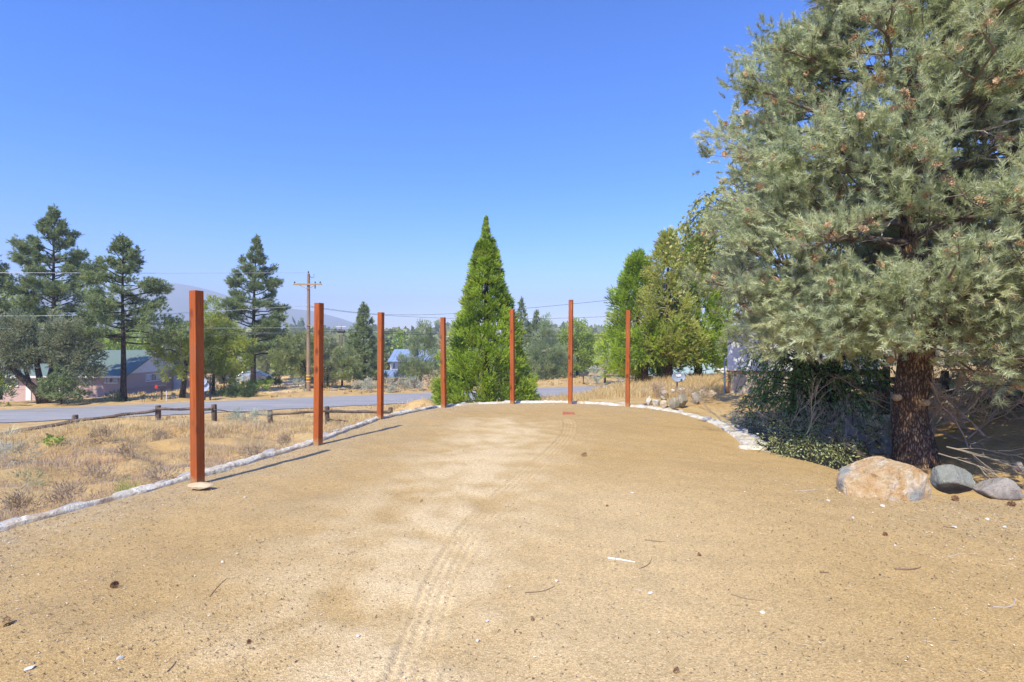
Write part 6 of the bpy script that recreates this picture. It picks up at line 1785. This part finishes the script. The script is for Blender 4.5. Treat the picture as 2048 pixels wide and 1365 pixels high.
V, F, T = joinVFT([field(42000, (.6, 10), (14.5, 25), lambda x, y: outside(x, y) & ~((x > 6.3) & (y < 17.6)) & (np.sin(x * 2 + y) + rng.normal(0, .5, len(x)) > -.5) & ((y > 15.6) | (x < 2.2)) & ((x > 4.2) | (rng.uniform(0, 1, len(x)) < .35)), 22, .27, .010, .5, 4),
                   field(9000, (1, 10), (25, 38), lambda x, y: (rd(x, y) < -4.2) & (x > 6), 18, .35, .015, .5, 5)])
props(link('tall_dry_grass', mesh_np('tall_dry_grass', V, F, M_STRAW, T)), 'tall straw grass around the satellite dish', 'grass', kind='stuff')
V, F, T = joinVFT([field(12000, (-34, 14), (36, 66), lambda x, y: rd(x, y) > 4.4, 14, .22, .02, .5, 6), field(5000, (-22, 2), (22, 36), lambda x, y: rd(x, y) < -4.2, 14, .2, .015, .5, 7)])
props(link('roadside_grass', mesh_np('roadside_grass', V, F, M_STRAW, T)), 'sparse dry tufts along both sides of the road', 'grass', kind='stuff')

# ------------------------------------------------------------------ litter: chips, needles and straw too many to count
def litter():
    M_L = leaf_mat('needle_and_chip_litter', (.10, .065, .04), (.46, .35, .21), (.74, .67, .54), 0, .8, .02, 1.0)
    n = 110000
    u = rng.uniform(0, 1, n); y = 1.9 + 10.6 * u ** 1.7; x = rng.uniform(-1.15, 1.15, n) * np.maximum(y, 1) * 1.0
    dE, _, _ = poly_eval(np.array(EDGE[:20]), x, y)
    dR = np.hypot((x - 4.2) / 1.6, (y - 4.6) / 1.3)
    pr = .07 + 1.0 * np.exp(-(dE / .85) ** 2) + .85 * np.exp(-dR ** 2) + .12 * (x < -1) * (y < 4)
    k = (rng.uniform(0, 1, n) < pr) & (sdf_pad(x, y) < -.08)
    x, y = x[k], y[k]; n = len(x)
    z = padz(x, y) - .03 * sstep(sdf_pad(x, y), -.6, 0)
    a = rng.uniform(0, 2 * np.pi, n); ln = np.where(rng.uniform(0, 1, n) < .55, rng.uniform(.006, .016, n), rng.uniform(.02, .055, n)); wd_ = np.where(ln < .017, ln * rng.uniform(.4, .8, n), rng.uniform(.0016, .0032, n))
    D = np.c_[np.cos(a), np.sin(a), rng.normal(0, .12, n)]; Sd = np.c_[-np.sin(a), np.cos(a), rng.normal(0, .3, n)]
    B = np.c_[x, y, z + .004 + wd_ * .3]
    up = np.c_[np.zeros((n, 2)), np.maximum(wd_ * .55, .0015)]
    p0 = B - D * ln[:, None] / 2; p1 = B + D * ln[:, None] / 2; q0 = B + Sd * wd_[:, None] / 2; q1 = B - Sd * wd_[:, None] / 2
    V = np.stack([p0, q0, p1, q1, B + up], 1).reshape(-1, 3)
    i = np.arange(n)[:, None] * 5
    F = np.concatenate([i + [3, 4, 0], i + [1, 0, 4], i + [2, 1, 4], i + [3, 2, 4]], 0)
    t = np.where(rng.uniform(0, 1, n) < .45, rng.uniform(0, .3, n), rng.uniform(.45, 1.0, n))
    props(link('ground_litter', mesh_np('ground_litter', V, F, M_L, np.tile(t, 4))), 'needles, straw and wood chips scattered on the dirt', 'litter', kind='stuff')
litter()

# ------------------------------------------------------------------ haze
def haze():
    m, n, l, out = nt_new('valley_haze')
    v = n.new('ShaderNodeVolumePrincipled')
    v.inputs['Color'].default_value = (.76, .88, 1.0, 1)
    v.inputs['Density'].default_value = 0.0009
    v.inputs['Anisotropy'].default_value = -0.1
    l.new(v.outputs[0], out.inputs['Volume'])
    o = MB().box((0, 0, 100), (4960, 4960, 224)).build('haze', m)
    o["kind"] = "stuff"; o["label"] = "thin blue smoky haze filling the valley air"
haze()
